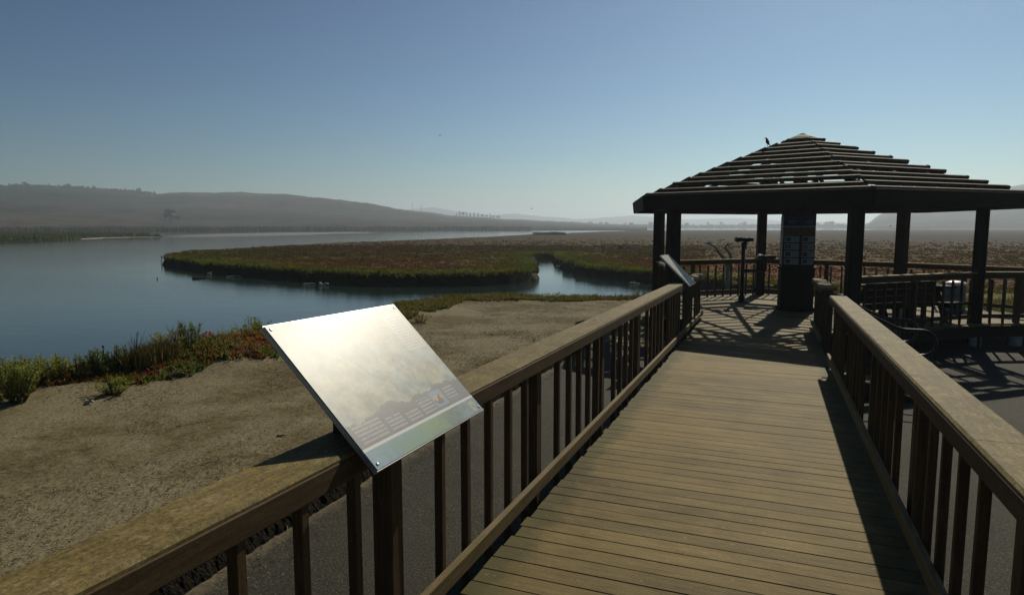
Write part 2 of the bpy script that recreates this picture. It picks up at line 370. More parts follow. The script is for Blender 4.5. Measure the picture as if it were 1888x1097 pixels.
# ------------------------------------------------------------------ water
w_ = MB(); w_.add([(-7500, -300, WATER), (7500, -300, WATER), (7500, 7000, WATER), (-7500, 7000, WATER)], [(0, 1, 2, 3)])
tag(w_.build('water', M['water']), kind='structure')

# ------------------------------------------------------------------ marsh
def pw(pts, z): return [tuple(on_z(x, y, z)[:2]) for x, y in pts]
near_edge = pw([(303, 489), (330, 494), (380, 502), (460, 511), (560, 519), (640, 525), (720, 528), (800, 528), (860, 527), (940, 524), (983, 519), (994, 509), (988, 498), (974, 489), (972, 483), (990, 479.5), (1022, 478.5), (1024, 487), (1036, 494), (1060, 503), (1100, 511), (1150, 517), (1200, 522), (1260, 528)], WATER)
far_edge = pw([(1200, 424.2), (1120, 426.5), (1040, 429.5), (985, 431.5), (900, 436), (800, 440), (680, 444.5), (600, 448), (450, 457), (340, 463), (303, 469)], -.15)
marsh = near_edge + [(3, 27), (12, 27), (30, 27), (400, 20), (1500, 60), (1500, 700), (520, 720), (250, 640)] + far_edge
spit = pw([(-260, 457), (0, 447), (100, 443), (190, 438.5), (294, 436.8)], WATER) + pw([(296, 434.6), (250, 433.2), (190, 432.2), (100, 431), (0, 429.5), (-260, 427)], -.35)
def marsh_hue(x, y, d):
    n1 = fbm(x*.045, y*.10, 4); n2 = fbm(x*.28+50, y*.4, 4); n3 = fbm(x*.02+9, y*.05+4, 3)
    olive = np.array([.105, .098, .016]); rust = np.array([.150, .050, .012]); green = np.array([.125, .145, .016]); brown = np.array([.125, .078, .014]); dk = np.array([.04, .042, .012])
    t = sstep(.48, .66, n1)[:, None]*.85; c = brown*(1-t)+rust*t
    t = sstep(.48, .66, n2)[:, None]*.75; c = c*(1-t)+olive*t
    t = (sstep(.57, .68, n3)*sstep(.4, .6, n2))[:, None]; c = c*(1-t)+green*t
    xr = x*rt[0]+y*rt[1]; yr = np.hypot(x, y)      # broad bands of plants lie roughly parallel to the shore
    bandn = yr*(1+.35*(fbm(x*.03, y*.03)-.5))
    t = (sstep(90, 190, bandn)*.8)[:, None]; c = c*(1-t)+np.array([.034, .021, .006])*t
    t = (sstep(46, 58, bandn)*sstep(92, 70, bandn)*sstep(.38, .6, fbm(x*.07+4, y*.12, 3))*.8)[:, None]; c = c*(1-t)+np.array([.085, .095, .010])*t
    t = (sstep(30, 36, bandn)*sstep(52, 42, bandn)*sstep(.36, .55, fbm(x*.10+14, y*.16, 3))*.85)[:, None]; c = c*(1-t)+rust*t
    c = c*(1-.42*sstep(48, 105, bandn))[:, None]                # darker with distance
    t = (sstep(7, .6, d)*sstep(160, 70, np.hypot(x, y))*(.55+.45*n2/.6).clip(0, 1))[:, None]; c = c*(1-t)+green*t
    t = sstep(.62, .74, fbm(x*.6+3, y*.9+7, 3))[:, None]*.6; c = c*(1-t)+dk*t; c = c*np.array([.74, .62, .60])
    t = sstep(.42, .12, d+.9*(fbm(x*.5, y*.5)-.5))[:, None]*.9; c = c*(1-t)+np.array([.022, .018, .009])*t      # bare mud of the cut bank
    return c
def patch(name, poly, azs, rs, hf, matl, kind='structure'):
    A, Rr = np.meshgrid(azs, rs, indexing='ij'); x = (Rr*np.sin(A)).ravel(); y = (Rr*np.cos(A)).ravel()
    P = np.stack([x, y], 1); d = sdf(P, poly); z = hf(x, y, d); nx, ny = A.shape
    idx = np.arange(nx*ny).reshape(nx, ny); Fq = np.stack([idx[:-1, :-1], idx[:-1, 1:], idx[1:, 1:], idx[1:, :-1]], -1).reshape(-1, 4)
    keep = (d[Fq] > -.8).any(1); Fq = Fq[keep]; used = np.unique(Fq); q = np.zeros(len(x), int); q[used] = np.arange(len(used))
    o = link(name, np_mesh(name, np.c_[x, y, z][used], q[Fq], matl, marsh_hue(x, y, d)[used], True)); return tag(o, kind=kind)
def marsh_h(x, y, d):
    dd = d + .9*(fbm(x*.5, y*.5)-.5)
    top = -.22 + .14*(fbm(x*.12, y*.2)-.5) + .16*(fbm(x*.9, y*1.1)-.5) + .10*(fbm(x*3, y*3.)-.5)
    return -1.5 + (top+1.5)*sstep(-.55, .35, dd)
patch('marsh', marsh, np.linspace(R(-58), R(60), 900), np.concatenate([np.geomspace(26, 90, 300), np.geomspace(90.5, 330, 220), np.geomspace(332, 1400, 60)]), marsh_h, M['marsh'])
def spit_h(x, y, d): return -1.5 + (1.15+.15*fbm(x*.15, y*.15)+.12*fbm(x*.8, y*.8))*sstep(-.6, .6, d)
patch('marsh_spit', spit, np.linspace(R(-66), R(-40), 320), np.geomspace(95, 330, 220), spit_h, M['marsh'])
# mudflat in mid channel
mud = pw([(298, 436.6), (350, 436.9), (430, 436.2), (520, 434.4), (610, 431.5), (700, 428.6), (640, 428.0), (520, 429.0), (420, 431.0), (340, 433.6)], WATER+.03)
mb = MB(); c_ = np.mean(mud, 0); mb.add([(x, y, WATER+.012) for x, y in mud]+[(*(np.array(p)*.97+c_*.03), WATER+.06) for p in mud], [tuple(range(10, 20))]+[(i, (i+1) % 10, 10+(i+1) % 10, 10+i) for i in range(10)])
tag(mb.build('mudflat', M['mud']), kind='structure')

# ------------------------------------------------------------------ hills
def interp(px, tab): return np.interp(px, [a for a, b in tab], [b for a, b in tab])
def hill(name, pxs, tab, r0, D, r1, rough, seed):
    rs = np.concatenate([np.geomspace(r0, D, 90), np.linspace(D*1.03, r1, 20)]); az = np.array([math.atan2(*az_dir(p)) for p in pxs])
    dep = np.array([az_dir(p) @ np.array([fw[0], fw[1]]) for p in pxs])
    yy = interp(pxs, tab) + rough*(fbm(pxs*.03+seed, pxs*0)-.5) + rough*.5*(fbm(pxs*.15+seed, pxs*0)-.5)
    el = (417.5-yy)/F_PX*dep                                   # tan of elevation at this azimuth
    zr = el*D+CZ
    A, Rr = np.meshgrid(az, rs, indexing='ij'); x = Rr*np.sin(A); y = Rr*np.cos(A)
    u = np.clip((Rr-r0)/(D-r0), 0, 1); prof = .35*u + .65*sstep(0, 1, u)**1.05
    back = 1-.45*sstep(D, r1, Rr)
    gul = (fbm(x*.006+seed, y*.006, 5)-.5)
    z = -.4+(zr[:, None]+.4)*prof*back + gul*np.clip(zr[:, None], 0, 60)*.42*np.sin(np.pi*u)*(Rr < D*1.001)
    z = np.minimum(z, el[:, None]*Rr+CZ + np.where(Rr < D, -.2, 0)) if True else z
    nx, ny = A.shape; idx = np.arange(nx*ny).reshape(nx, ny); Fq = np.stack([idx[:-1, :-1], idx[:-1, 1:], idx[1:, 1:], idx[1:, :-1]], -1).reshape(-1, 4)
    return tag(link(name, np_mesh(name, np.c_[x.ravel(), y.ravel(), z.ravel()], Fq, M['hill'], smooth=True)), kind='structure')
HL = [(-900, 352), (-400, 338), (-120, 334), (0, 340), (60, 346), (150, 349.5), (240, 355), (285, 358.5), (310, 358), (350, 355.4), (450, 356), (540, 359), (620, 368), (690, 376), (750, 387), (830, 396), (900, 401.5), (960, 405), (1040, 408.5), (1120, 413), (1190, 417)]
HR = [(1560, 418), (1592, 413), (1604, 403), (1617, 394), (1640, 386), (1700, 372), (1760, 362), (1844, 346), (1888, 337), (2000, 318), (2300, 300), (3000, 290)]
HF = [(600, 418), (700, 398), (770, 385), (800, 383), (840, 389), (900, 396), (950, 394), (1000, 399), (1060, 404), (1110, 401), (1160, 397.5), (1200, 400), (1260, 405), (1330, 402), (1420, 406), (1500, 409), (1620, 412), (1900, 414)]
hill('hills', np.linspace(-900, 1190, 420), HL, 505, 1350, 2300, 3.0, 3.)
hill('hills', np.linspace(1560, 3000, 300), HR, 900, 1750, 2900, 2.0, 31.)
hill('hills', np.linspace(600, 1900, 200), HF, 2500, 3600, 4600, 2.0, 57.)
def hill_z(px, r, tab, r0, D):
    d = az_dir(px); u = min(1, max(0, (r-r0)/(D-r0))); el = (417.5-interp(px, tab))/F_PX*(d @ np.array([fw[0], fw[1]]))
    return -.4+(el*D+CZ+.4)*(.35*u+.65*(u*u*(3-2*u))**1.05)

# ================================================================== ramp deck
def scan(poly, yv):
    xs_ = []
    for i in range(len(poly)):
        (x0, y0), (x1, y1) = poly[i], poly[(i+1) % len(poly)]
        if (y0 > yv) != (y1 > yv): xs_.append(x0+(yv-y0)/(y1-y0)*(x1-x0))
    return (min(xs_), max(xs_)) if len(xs_) >= 2 else None
GX, GY = .55, 17.3
HEX = [224, 164, 104, 44, -16, 284]          # front-left, left, back-left, back-right, right, front-right
def hexv(r): return [(GX+r*math.cos(R(a)), GY+r*math.sin(R(a))) for a in HEX]
XL, XR = -1.358, .80
hexdeck = hexv(3.88)
PITCHB = .1385
bw = thing('boardwalk', 'sloping boardwalk ramp of brown weathered deck boards leading to the pavilion', 'boardwalk', (-.28, 5, ZF))
d = MB((-.28, 5, ZF)); y = -1.4
while y < 14.75:
    hx = scan(hexdeck, y+PITCHB/2); lo, hi = XL, XR
    if hx: lo, hi = min(lo, hx[0]), max(hi, hx[1])
    if not hx or y < 13.4 or True:
        if hx and y > 14.7: break
        g = random.uniform(.0055, .0085); zz = deck_z(y)+random.uniform(-.0012, .0012)
        j = random.uniform(-.012, .012); tl = random.uniform(-.0015, .0015)
        d.beam((lo+j, y+PITCHB/2, zz-.0175), (hi+j*.5, y+PITCHB/2, zz-.0175+tl), PITCHB-g, .035, .004)
    y += PITCHB
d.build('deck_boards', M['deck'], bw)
s_ = MB((-.28, 5, ZF))
for x in (XL+.03, -.3, XR-.03):
    s_.beam((x, -1.4, deck_z(-1.4)-.11), (x, 13.9, deck_z(13.9)-.11), .045, .145, .003)
for yb in np.arange(-1, 13, 1.83):
    for x in (XL+.12, -.3, XR-.12): s_.box((x-.045, yb-.045, -.3), (x+.045, yb+.045, deck_z(yb)-.19), .003)
s_.build('joists', M['upright'], bw)

# ================================================================== railings
CAPW, CAPT, TR = .223, .038, .066
_cache = {}
def upright(wd_, hh):
    k = (round(wd_, 3), round(hh, 3))
    if k not in _cache:
        b = MB(); b.box((-wd_/2, -wd_/2, 0), (wd_/2, wd_/2, hh), .004 if wd_ < .06 else .006); _cache[k] = b.mesh('baluster' if wd_ < .06 else 'rail_post', M['upright'])
    return _cache[k]
def ramp_rail(label, xin, side, y0, y1, posts, kick_x, capseg, endcap=False):
    """xin: X of the inner edge of cap and top rail; side -1 left / +1 right"""
    o = (xin, (y0+y1)/2, deck_z((y0+y1)/2)); t = thing('ramp_railing', label, 'railing', o)
    L = lambda x, yy, z: (x-o[0], yy-o[1], z-o[2])
    cs = [y0]+capseg+[y1]
    for a, b in zip(cs, cs[1:]):
        m = MB(o); x = xin+side*(CAPW/2+.0005); ys_ = [a+.002, b-.002]
        m.beam((x, ys_[0], deck_z(a)+.97-CAPT/2), (x, ys_[1], deck_z(b)+.97-CAPT/2), CAPW, CAPT, .011); m.build('cap_rail', M['cap'], t)
    m = MB(o); x = xin+side*.0165; zt_ = .97-.020-.043
    m.beam((x, y0+.01, deck_z(y0)+zt_), (x, y1-.012, deck_z(y1)+zt_), .040, .086, .005); m.build('top_rail', M['rail'], t)
    m = MB(o); kx = kick_x
    m.beam((kx, y0+.01, deck_z(y0)+.125), (kx, y1-.05, deck_z(y1)+.125), .039, .088, .005); m.build('kick_rail', M['kick'], t)
    bx = xin+side*.0215 if kick_x*side < xin*side else kick_x+side*.041
    px_ = bx+side*.069
    for p in posts:
        h = deck_z(p)+.97-CAPT-.004; zb = -.06
        link('rail_post', upright(.095, h-zb), t, L(px_, p, zb))
    allp = sorted(posts)
    ends = [y0]+allp if y0 < allp[0]-.5 else allp
    for a, b in zip(ends, ends[1:]+([y1] if y1 > allp[-1]+.5 else [])):
        n = max(1, round((b-a)/.305)-1); off = (b-a-(n-1)*.29)/2
        for k in range(n):
            yy = a+off+.29*k+random.uniform(-.006, .006); zt = deck_z(yy)+.97-CAPT-TR-.003; zb = deck_z(yy)-.12
            q = link('baluster', upright(.041, .99), t, L(bx, yy, zb)); q.scale = (1, 1, (zt-zb)/.99); q.rotation_euler = (0, random.uniform(-.004, .004), 0)
    return t
RG = 'railings of the ramp'
r1 = ramp_rail('long left ramp railing that carries both tilted panels, lichen on its flat cap', -1.40, -1, -1.3, 14.95, [-1.35+.0, .485, 2.32, 4.155, 5.99, 7.825, 9.66, 11.5, 13.33, 14.88], -1.38, [2.4, 7.83, 11.5])
r2 = ramp_rail('right ramp railing on the camera side of the stair gap, speckled flat cap', .755, 1, -1.3, 10.05, [-.98, .85, 2.68, 4.51, 6.34, 8.17, 9.97], .775, [3.0, 6.34])
r3 = ramp_rail('short right ramp railing between the stair gap and the pavilion', .755, 1, 11.55, 14.35, [11.63, 13.0, 14.28], .775, [])
for r_ in (r1, r2, r3): r_['group'] = RG

def level_rail(label, p0, p1, z, name='platform_railing', h=1.07, nposts=(), drop=.22, inset=.14):
    p0 = Vector((*p0, z)); p1 = Vector((*p1, z)); dv = (p1-p0).normalized(); p0 = p0+dv*inset; p1 = p1-dv*inset
    ln = (p1-p0).length; o = (p0+p1)/2; t = thing(name, label, 'railing', o, 0, 'railings round the pavilion platform'); a, b = p0-o, p1-o
    m = MB(); m.beam(a+Vector((0, 0, h-.019)), b+Vector((0, 0, h-.019)), .15, .038, .005); m.build('cap_rail', M['cap'], t)
    m = MB(); m.beam(a+Vector((0, 0, h-.09)), b+Vector((0, 0, h-.09)), .04, .10, .004); m.build('top_rail', M['rail'], t)
    m = MB(); m.beam(a+Vector((0, 0, .14)), b+Vector((0, 0, .14)), .04, .085, .004); m.build('bottom_rail', M['rail'], t)
    ang = math.atan2(dv.y, dv.x); sd = Vector((-dv.y, dv.x, 0))*.0415
    for f in nposts:
        q = link('rail_post', upright(.1, h+.55), t, a+(b-a)*f+sd*2.05+Vector((0, 0, -.60)), ang); q.scale.z = (h-.045+.6)/(h+.55)
    n = int(ln/.27); 
    for k in range(n):
        f = (k+.5)/n
        if any(abs(f-g)*ln < .09 for g in nposts): continue
        link('baluster', upright(.041, h-.1), t, a+(b-a)*f+sd*-1.0+Vector((0, 0, -.06)), ang)
    return t
HV = hexv(3.6)
level_rail('railing of the pavilion left side, behind the smaller tilted panel', HV[0], HV[1], ZF, nposts=(.5,))
level_rail('far railing of the pavilion behind the binocular viewer, dry marsh beyond', HV[1], HV[2], ZF, nposts=(.33,))
level_rail('far railing of the pavilion behind the information kiosk', HV[2], HV[3], ZF, nposts=(.5,))
level_rail('near right pavilion railing in front of the picnic table and barrel', HV[5], HV[4], ZF, nposts=(.5,))
W7 = HV[4]; wdir = Vector((.928, .372)); W8 = (W7[0]+wdir.x*5.2, W7[1]+wdir.y*5.2); W6 = HV[3]; W5 = (5.6, 18.3); W9 = (W8[0]-.4, W8[1]+1.1)
level_rail('near walkway railing at the right edge, standing on pale concrete piers', W7, W8, ZF, nposts=(.16, .5, .86))
level_rail('far walkway railing at the right edge, dry red marsh behind it', W6, W5, ZF, nposts=(.5, .97))
level_rail('walkway railing continuing right beyond the corner post', W5, W9, ZF, nposts=(.5, .97), inset=.08)

# ================================================================== pavilion
EZ0, EZ1, AZ, ER = 2.655, 2.955, 4.46, 4.40
gz = thing('pavilion', 'dark six-sided timber pavilion with an open slatted pyramid roof', 'pavilion', (GX, GY, ZF)); go = (GX, GY, ZF)
for k, (x, y) in enumerate(HV):
    m = MB(go); a = R(HEX[k]); zb = -.30
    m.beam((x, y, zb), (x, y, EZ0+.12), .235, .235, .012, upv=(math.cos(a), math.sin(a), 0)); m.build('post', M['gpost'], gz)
def ring(r, z0, z1, th, name, mt, out=0.0):
    A_ = hexv(r)
    for k in range(6):
        p, q = A_[k], A_[(k+1) % 6]; m = MB(go)
        n = Vector(((p[0]+q[0])/2-GX, (p[1]+q[1])/2-GY, 0)).normalized(); u = (Vector((0, 0, 1))+n*out).normalized()
        m.beam((*p, (z0+z1)/2), (*q, (z0+z1)/2), th, z1-z0, .006, upv=u); m.build(name, mt, gz)
ring(ER-.03, EZ0, EZ1, .055, 'fascia_board', M['gazebo'], .12)
ring(3.6, EZ0+.05, EZ0+.29, .14, 'ring_beam', M['gazebo'])
def roof_pt(k, f, t=0.0, dz=0.0, r0=ER-.05):
    """f 0 at the eave .. 1 apex; t 0..1 across face k"""
    A_ = hexv(r0*(1-f)); p, q = A_[k], A_[(k+1) % 6]
    return Vector((p[0]+(q[0]-p[0])*t, p[1]+(q[1]-p[1])*t, EZ1-.02+(AZ-EZ1)*f+dz))
for k in range(6):
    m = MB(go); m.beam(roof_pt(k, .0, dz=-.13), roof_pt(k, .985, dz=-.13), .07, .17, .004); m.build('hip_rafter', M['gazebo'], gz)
    for t, f1 in ((.27, .50), (.5, .93), (.73, .50)):
        # rafters run square to the eave
        a = roof_pt(k, .0, t, -.115); c = roof_pt(k, 0, .5, -.115); ap = roof_pt(k, 1.0, .5, -.115)
        b = a+(ap-c)*f1*.985
        m = MB(go); m.beam(a, b, .045, .13, .003); m.build('rafter', M['gazebo'], gz)
NS = 12
for k in range(6):
    m = MB(go)
    for i in range(NS):
        f = .012+i*.0805+random.uniform(-.007, .007)*(i > 0)
        p = roof_pt(k, f, 0, .012); q = roof_pt(k, f, 1, .012); jz = random.uniform(-.010, .010)
        p.z += jz; q.z += jz+random.uniform(-.006, .006)
        n = ((p+q)/2-Vector((GX, GY, 0))); n.z = 0; n.normalize()
        m.beam(p, q, .066, .074, .005, upv=(Vector((0, 0, 1))+n*.345).normalized(), ext=.03)
    m.build('roof_slats', M['slat'], gz)
m = MB(go); m.lathe([(.30, AZ-.10), (.31, AZ-.085), (.10, AZ-.01), (.05, AZ+.02), (.01, AZ+.022)], (GX, GY, 0), 6); m.build('roof_cap', M['slat'], gz)
# platform
pf = thing('platform_deck', 'raised six-sided timber deck floor under the pavilion', 'deck', (GX, GY, ZF))
m = MB(go); y = 14.7
hy = [p[1] for p in hexdeck]
while y < max(hy):
    hx = scan(hexdeck, y+PITCHB/2)
    if hx: m.beam((hx[0], y+PITCHB/2, deck_z(y)-.0175), (hx[1], y+PITCHB/2, deck_z(y)-.0175), PITCHB-random.uniform(.005, .008), .035, .004)
    y += PITCHB
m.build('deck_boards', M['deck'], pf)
A_ = hexv(3.84)
for k in range(6):
    m = MB(go); m.beam((*A_[k], ZF-.15), (*A_[(k+1) % 6], ZF-.15), .05, .22, .004); m.build('rim_board', M['gazebo'], pf)
m = MB(go)
for y in np.arange(14.3, 21, .8):
    hx = scan(hexv(3.7), y)
    if hx: m.beam((hx[0], y, ZF-.13), (hx[1], y, ZF-.13), .05, .17, .003)
m.build('joists', M['upright'], pf)
# walkway deck on the right
wo = (6, 18, ZF); wk = thing('walkway_deck', 'timber walkway deck leaving the pavilion to the right, sunlit boards', 'deck', wo)
m = MB(wo); poly = [hexv(3.80)[4], (W8[0]+.1, W8[1]-.1), (W9[0]+.1, W9[1]+.1), W5, hexv(3.80)[3]]
# boards run square to the walkway
ux = np.array([.928, .372]); uy = np.array([-.372, .928]); loc = [(np.dot(np.array(p)-[6, 18], uy), np.dot(np.array(p)-[6, 18], ux)) for p in poly]
v = min(q[1] for q in loc)
while v < max(q[1] for q in loc):
    sc_ = scan(loc, v+PITCHB/2)
    if sc_:
        P0 = np.array([6, 18])+uy*sc_[0]+ux*(v+PITCHB/2); P1 = np.array([6, 18])+uy*sc_[1]+ux*(v+PITCHB/2)
        if np.linalg.norm(P1-P0) > .1: m.beam((*P0, ZF-.022), (*P1, ZF-.022), PITCHB-.007, .035, .004)
    v += PITCHB
m.build('deck_boards', M['deck'], wk)
m = MB(wo); 
for a, b in ((poly[0], poly[1]), (poly[2], poly[3]), (poly[3], poly[4])): m.beam((*a, ZF-.16), (*b, ZF-.16), .05, .22, .004)
m.build('rim_board', M['gazebo'], wk)
# concrete piers
def pier(x, y, label, r=.135, ztop=.09):
    gzv = -.235; t = MB((x, y, gzv)); t.lathe([(r, gzv), (r, ztop-.02), (r-.02, ztop)], (x, y, 0), 20)
    o = t.build('concrete_pier', M['concrete'], None, True, (x, y, gzv)); tag(o, label, 'pier', 'concrete piers under the posts')
pier(HV[4][0], HV[4][1], 'pale concrete pier under the right front pavilion post')
a = Vector(W7); b = Vector(W8); dd = (b-a).normalized(); n_ = Vector((-dd.y, dd.x))
for f, lb in ((.16, 'pale concrete pier under the walkway post nearest the pavilion'), (.5, 'pale concrete pier under the middle walkway post at the right edge'), (.86, 'pale concrete pier under the last near walkway post')):
    p = a+dd*.14+dd*((b-a).length-.28)*f+n_*.085; pier(p.x, p.y, lb, .14)
pier(HV[5][0], HV[5][1], 'pale concrete pier under the pavilion post by the stairs')

# ================================================================== kiosk, viewer, table, barrel
ko = (GX, GY-.05, ZF); ks = thing('information_kiosk', 'dark six-sided information kiosk with blue topped posters, at the pavilion centre', 'kiosk', ko)
KA = [248+30+60*i for i in range(6)]
def kring(r, z0, z1, name, mt, c=.01):
    m = MB(); m.sweep([[(r*math.cos(R(q)), r*math.sin(R(q)), z) for q in KA] for z in (z0, z1)], None); return m.build(name, mt, ks)
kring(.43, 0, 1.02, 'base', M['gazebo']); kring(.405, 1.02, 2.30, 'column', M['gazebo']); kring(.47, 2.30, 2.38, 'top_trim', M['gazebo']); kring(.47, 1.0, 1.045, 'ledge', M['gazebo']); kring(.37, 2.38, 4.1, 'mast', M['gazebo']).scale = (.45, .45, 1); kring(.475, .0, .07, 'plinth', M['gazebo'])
def mat_poster(seed):
    m, nt, b = mat('poster_print'); v3 = coords(nt); u, v, z = sep(nt, v3)
    c = (.20, .22, .22)
    n = noise(nt, v3, 9, 4, .6)
    c = mix(nt, v.gt(.80), c, (.012, .045, .16))
    c = mix(nt, box_mask(u, v, .25, .75, .875, .905)*S(noise(nt, coords(nt, 'Object', (60, 8, 1)), 1, 2)).gt(.5), c, (.35, .40, .5))
    c = mix(nt, box_mask(u, v, .35, .65, .835, .855)*S(noise(nt, coords(nt, 'Object', (80, 8, 1)), 1, 2)).gt(.5), c, (.35, .40, .5))
    c = mix(nt, v.gt(.775)*v.lt(.80), c, (.35, .42, .50))
    c = mix(nt, v.gt(.62)*v.lt(.775), c, ramp(nt, n, [(.35, (.10, .08, .05)), (.65, (.20, .165, .10))]))
    c = mix(nt, v.lt(.615), c, (.03, .03, .03))
    cols = [[(.05, .20, .38), (.06, .22, .42), (.07, .12, .05), (.16, .13, .14)], [(.05, .10, .20), (.20, .22, .26), (.20, .03, .03), (.06, .16, .34)]][seed]
    for i in range(4):
        v1 = .595-i*.15; v0 = v1-.125
        c = mix(nt, box_mask(u, v, .06, .94, v0, v1), c, (.46, .48, .48))
        c = mix(nt, box_mask(u, v, .12, .46, v0+.02, v1-.02), c, mix(nt, S(n).gt(.52), cols[i], tuple(q*.4 for q in cols[i])))
        ln = (v*70).fract().lt(.45)*S(noise(nt, coords(nt, 'Object', (50, 70, 1)), 1, 1)).gt(.42)
        c = mix(nt, box_mask(u, v, .54, .90, v0+.02, v1-.015)*ln, c, (.15, .15, .16))
    c = mix(nt, 1.0, c, (.5, .5, .5), 'MULTIPLY'); setc(nt, b, c); b.inputs['Roughness'].default_value = .5; b.inputs['Specular IOR Level'].default_value = .2; return m  # print dimmed evenly, the roof's shade put into its colour
for i, sd in ((-1, 0), (0, 1), (-2, 1)):
    q = R(KA[0]-30+60*(i+1)); ap = .405*math.cos(R(30))+.012; w = .385; hh = 1.16
    m = MB(); m.box((0, 0, -.01), (1, 1, .0), .0)
    o = m.build('poster_panel', mat_poster(sd), ks)
    X = Vector((-math.sin(q), math.cos(q), 0)); Y = Vector((0, 0, 1)); Z = X.cross(Y)
    org = Vector((math.cos(q)*ap, math.sin(q)*ap, 1.09))-X*w/2
    o.matrix_local = Matrix(((X.x*w, Y.x, Z.x, org.x), (X.y*w, Y.y, Z.y, org.y), (X.z*w, Y.z*hh, Z.z, org.z), (0, 0, 0, 1)))
# binocular viewer
vp = on_z(1367, 557, ZF); vo = tuple(vp); bv = thing('binocular_viewer', 'black fixed binocular viewer with high and low heads on the pavilion deck', 'binocular viewer', vo)
X = Vector((rt[0], rt[1], 0)); Yv = Vector((-rt[1], rt[0], 0))
m = MB(); m.lathe([(.17, 0), (.17, .02), (.09, .035), (.085, .16), (.055, .2)], n=20); m.build('base', M['black'], bv, True)
m = MB(); m.box((-.17, -.05, .0), (.2, .05, .018), .003); m.build('foot_plate', M['black'], bv)
m = MB(); m.tube([(0, 0, .18), (0, 0, .9), (0, 0, 1.52)], [.056, .052, .05], 16); m.build('post', M['black'], bv, True)
def vhead(c, nm):
    m = MB(); c = Vector(c)
    for s in (-1, 1):
        a = c+X*s*.105
        m.tube([a-Yv*.15, a-Yv*.10, a-Yv*.09, a+Yv*.10, a+Yv*.17, a+Yv*.19], [.035, .035, .058, .066, .075, .072], 14)
    m.beam(c-X*.23-Yv*.02, c+X*.23-Yv*.02, .16, .085, .015); m.build(nm, M['black'], bv)
    m = MB(); m.tube([c+X*.03-Yv*.12+Vector((0, 0, .03)), c+X*.03-Yv*.12+Vector((0, 0, .06))], .03, 10); m.tube([c-X*.01-Vector((0, 0, .16))-Yv*.05, c+X*.06-Vector((0, 0, .17))-Yv*.05], .014, 8); m.build('coin_plate', M['steel'], bv)
m = MB(); m.tube([(0, 0, 1.5), (0, 0, 1.6)], [.062, .05], 14); m.tube([X*.06+Vector((0, 0, 1.40)), X*.075+Vector((0, 0, 1.62))], .02, 8); m.build('yoke', M['black'], bv, True)
vhead((0, 0, 1.66), 'viewer_head')
m = MB(); m.tube([(0, 0, .84), X*.58+Vector((0, 0, .84)), X*.60+Vector((0, 0, .90)), X*.60+Vector((0, 0, 1.16))], [.045, .042, .042, .042], 12); m.build('arm', M['black'], bv, True)
vhead(X*.60+Vector((0, 0, 1.2)), 'viewer_head')
# picnic table
pt = thing('picnic_table', 'dark picnic table with benches in the shade of the pavilion', 'table', (2.62, 16.35, ZF), math.atan2(.372, .928))
m = MB()
for k in range(5): m.beam((-.95, -.32+k*.16, .735), (.95, -.32+k*.16, .735), .15, .04, .005)
m.build('tabletop', M['gazebo'], pt)
for s in (-1, 1):
    m = MB()
    for k in range(2): m.beam((-.95, s*(.66+k*.15), .44), (.95, s*(.66+k*.15), .44), .14, .04, .005)
    m.build('bench', M['gazebo'], pt)
    m = MB(); x = s*.62
    for q in (-1, 1): m.beam((x, q*.22, .71), (x, q*.62, .0), .045, .12, .004, upv=(1, 0, 0))
    m.beam((x+.05, -.80, .37), (x+.05, .80, .37), .045, .11, .004); m.beam((x+.05, -.36, .68), (x+.05, .36, .68), .045, .08, .004); m.build('leg_frame', M['gazebo'], pt)
# bench with a solid board back just inside the near right railing
bp0 = Vector((*HV[5], ZF)); bp1 = Vector((*HV[4], ZF)); bd = (bp1-bp0).normalized(); bn = Vector((-bd.y, bd.x, 0)); bn = bn if bn.dot(Vector((GX, GY, ZF))-bp0) > 0 else -bn
bo = bp0.lerp(bp1, .47)+bn*.30; bench = thing('built_in_bench', 'dark bench with a solid board back behind the near right pavilion railing', 'bench', bo); hl = .95
m = MB()
for k in range(4): m.beam(-bd*hl+Vector((0, 0, .42+k*.135)), bd*hl+Vector((0, 0, .42+k*.135)), .04, .128, .004)
m.build('backrest', M['gazebo'], bench)
m = MB()
for k in range(3): m.beam(-bd*hl+bn*(.10+k*.145)+Vector((0, 0, .43)), bd*hl+bn*(.10+k*.145)+Vector((0, 0, .43)), .138, .04, .004)
m.build('seat', M['gazebo'], bench)
for q in (-.8, .0, .8):
    m = MB(); m.beam(bd*q+bn*.05, bd*q+bn*.05+Vector((0, 0, .40)), .09, .09, .004); m.beam(bd*q+bn*.40, bd*q+bn*.40+Vector((0, 0, .40)), .09, .09, .004); m.beam(bd*q+bn*.05+Vector((0, 0, .36)), bd*q+bn*.40+Vector((0, 0, .36)), .05, .08, .004); m.build('leg', M['gazebo'], bench)
# barrel
bp = on_z(1758, 577, ZF); bp = Vector((bp[0], bp[1], ZF)); br = thing('litter_barrel', 'blue-grey steel litter barrel with white domed lid beside the picnic table', 'barrel', bp)
m = MB(); m.lathe([(.20, 0), (.215, .01), (.215, .22), (.223, .235), (.215, .25), (.215, .42), (.223, .435), (.215, .45), (.215, .64), (.225, .655), (.20, .66)], n=28); m.build('drum', M['barrel'], br, True)
m = MB(); m.lathe([(.232, .655), (.235, .685), (.21, .715), (.13, .745), (.02, .755)], n=28); m.build('lid', M['lid'], br, True)

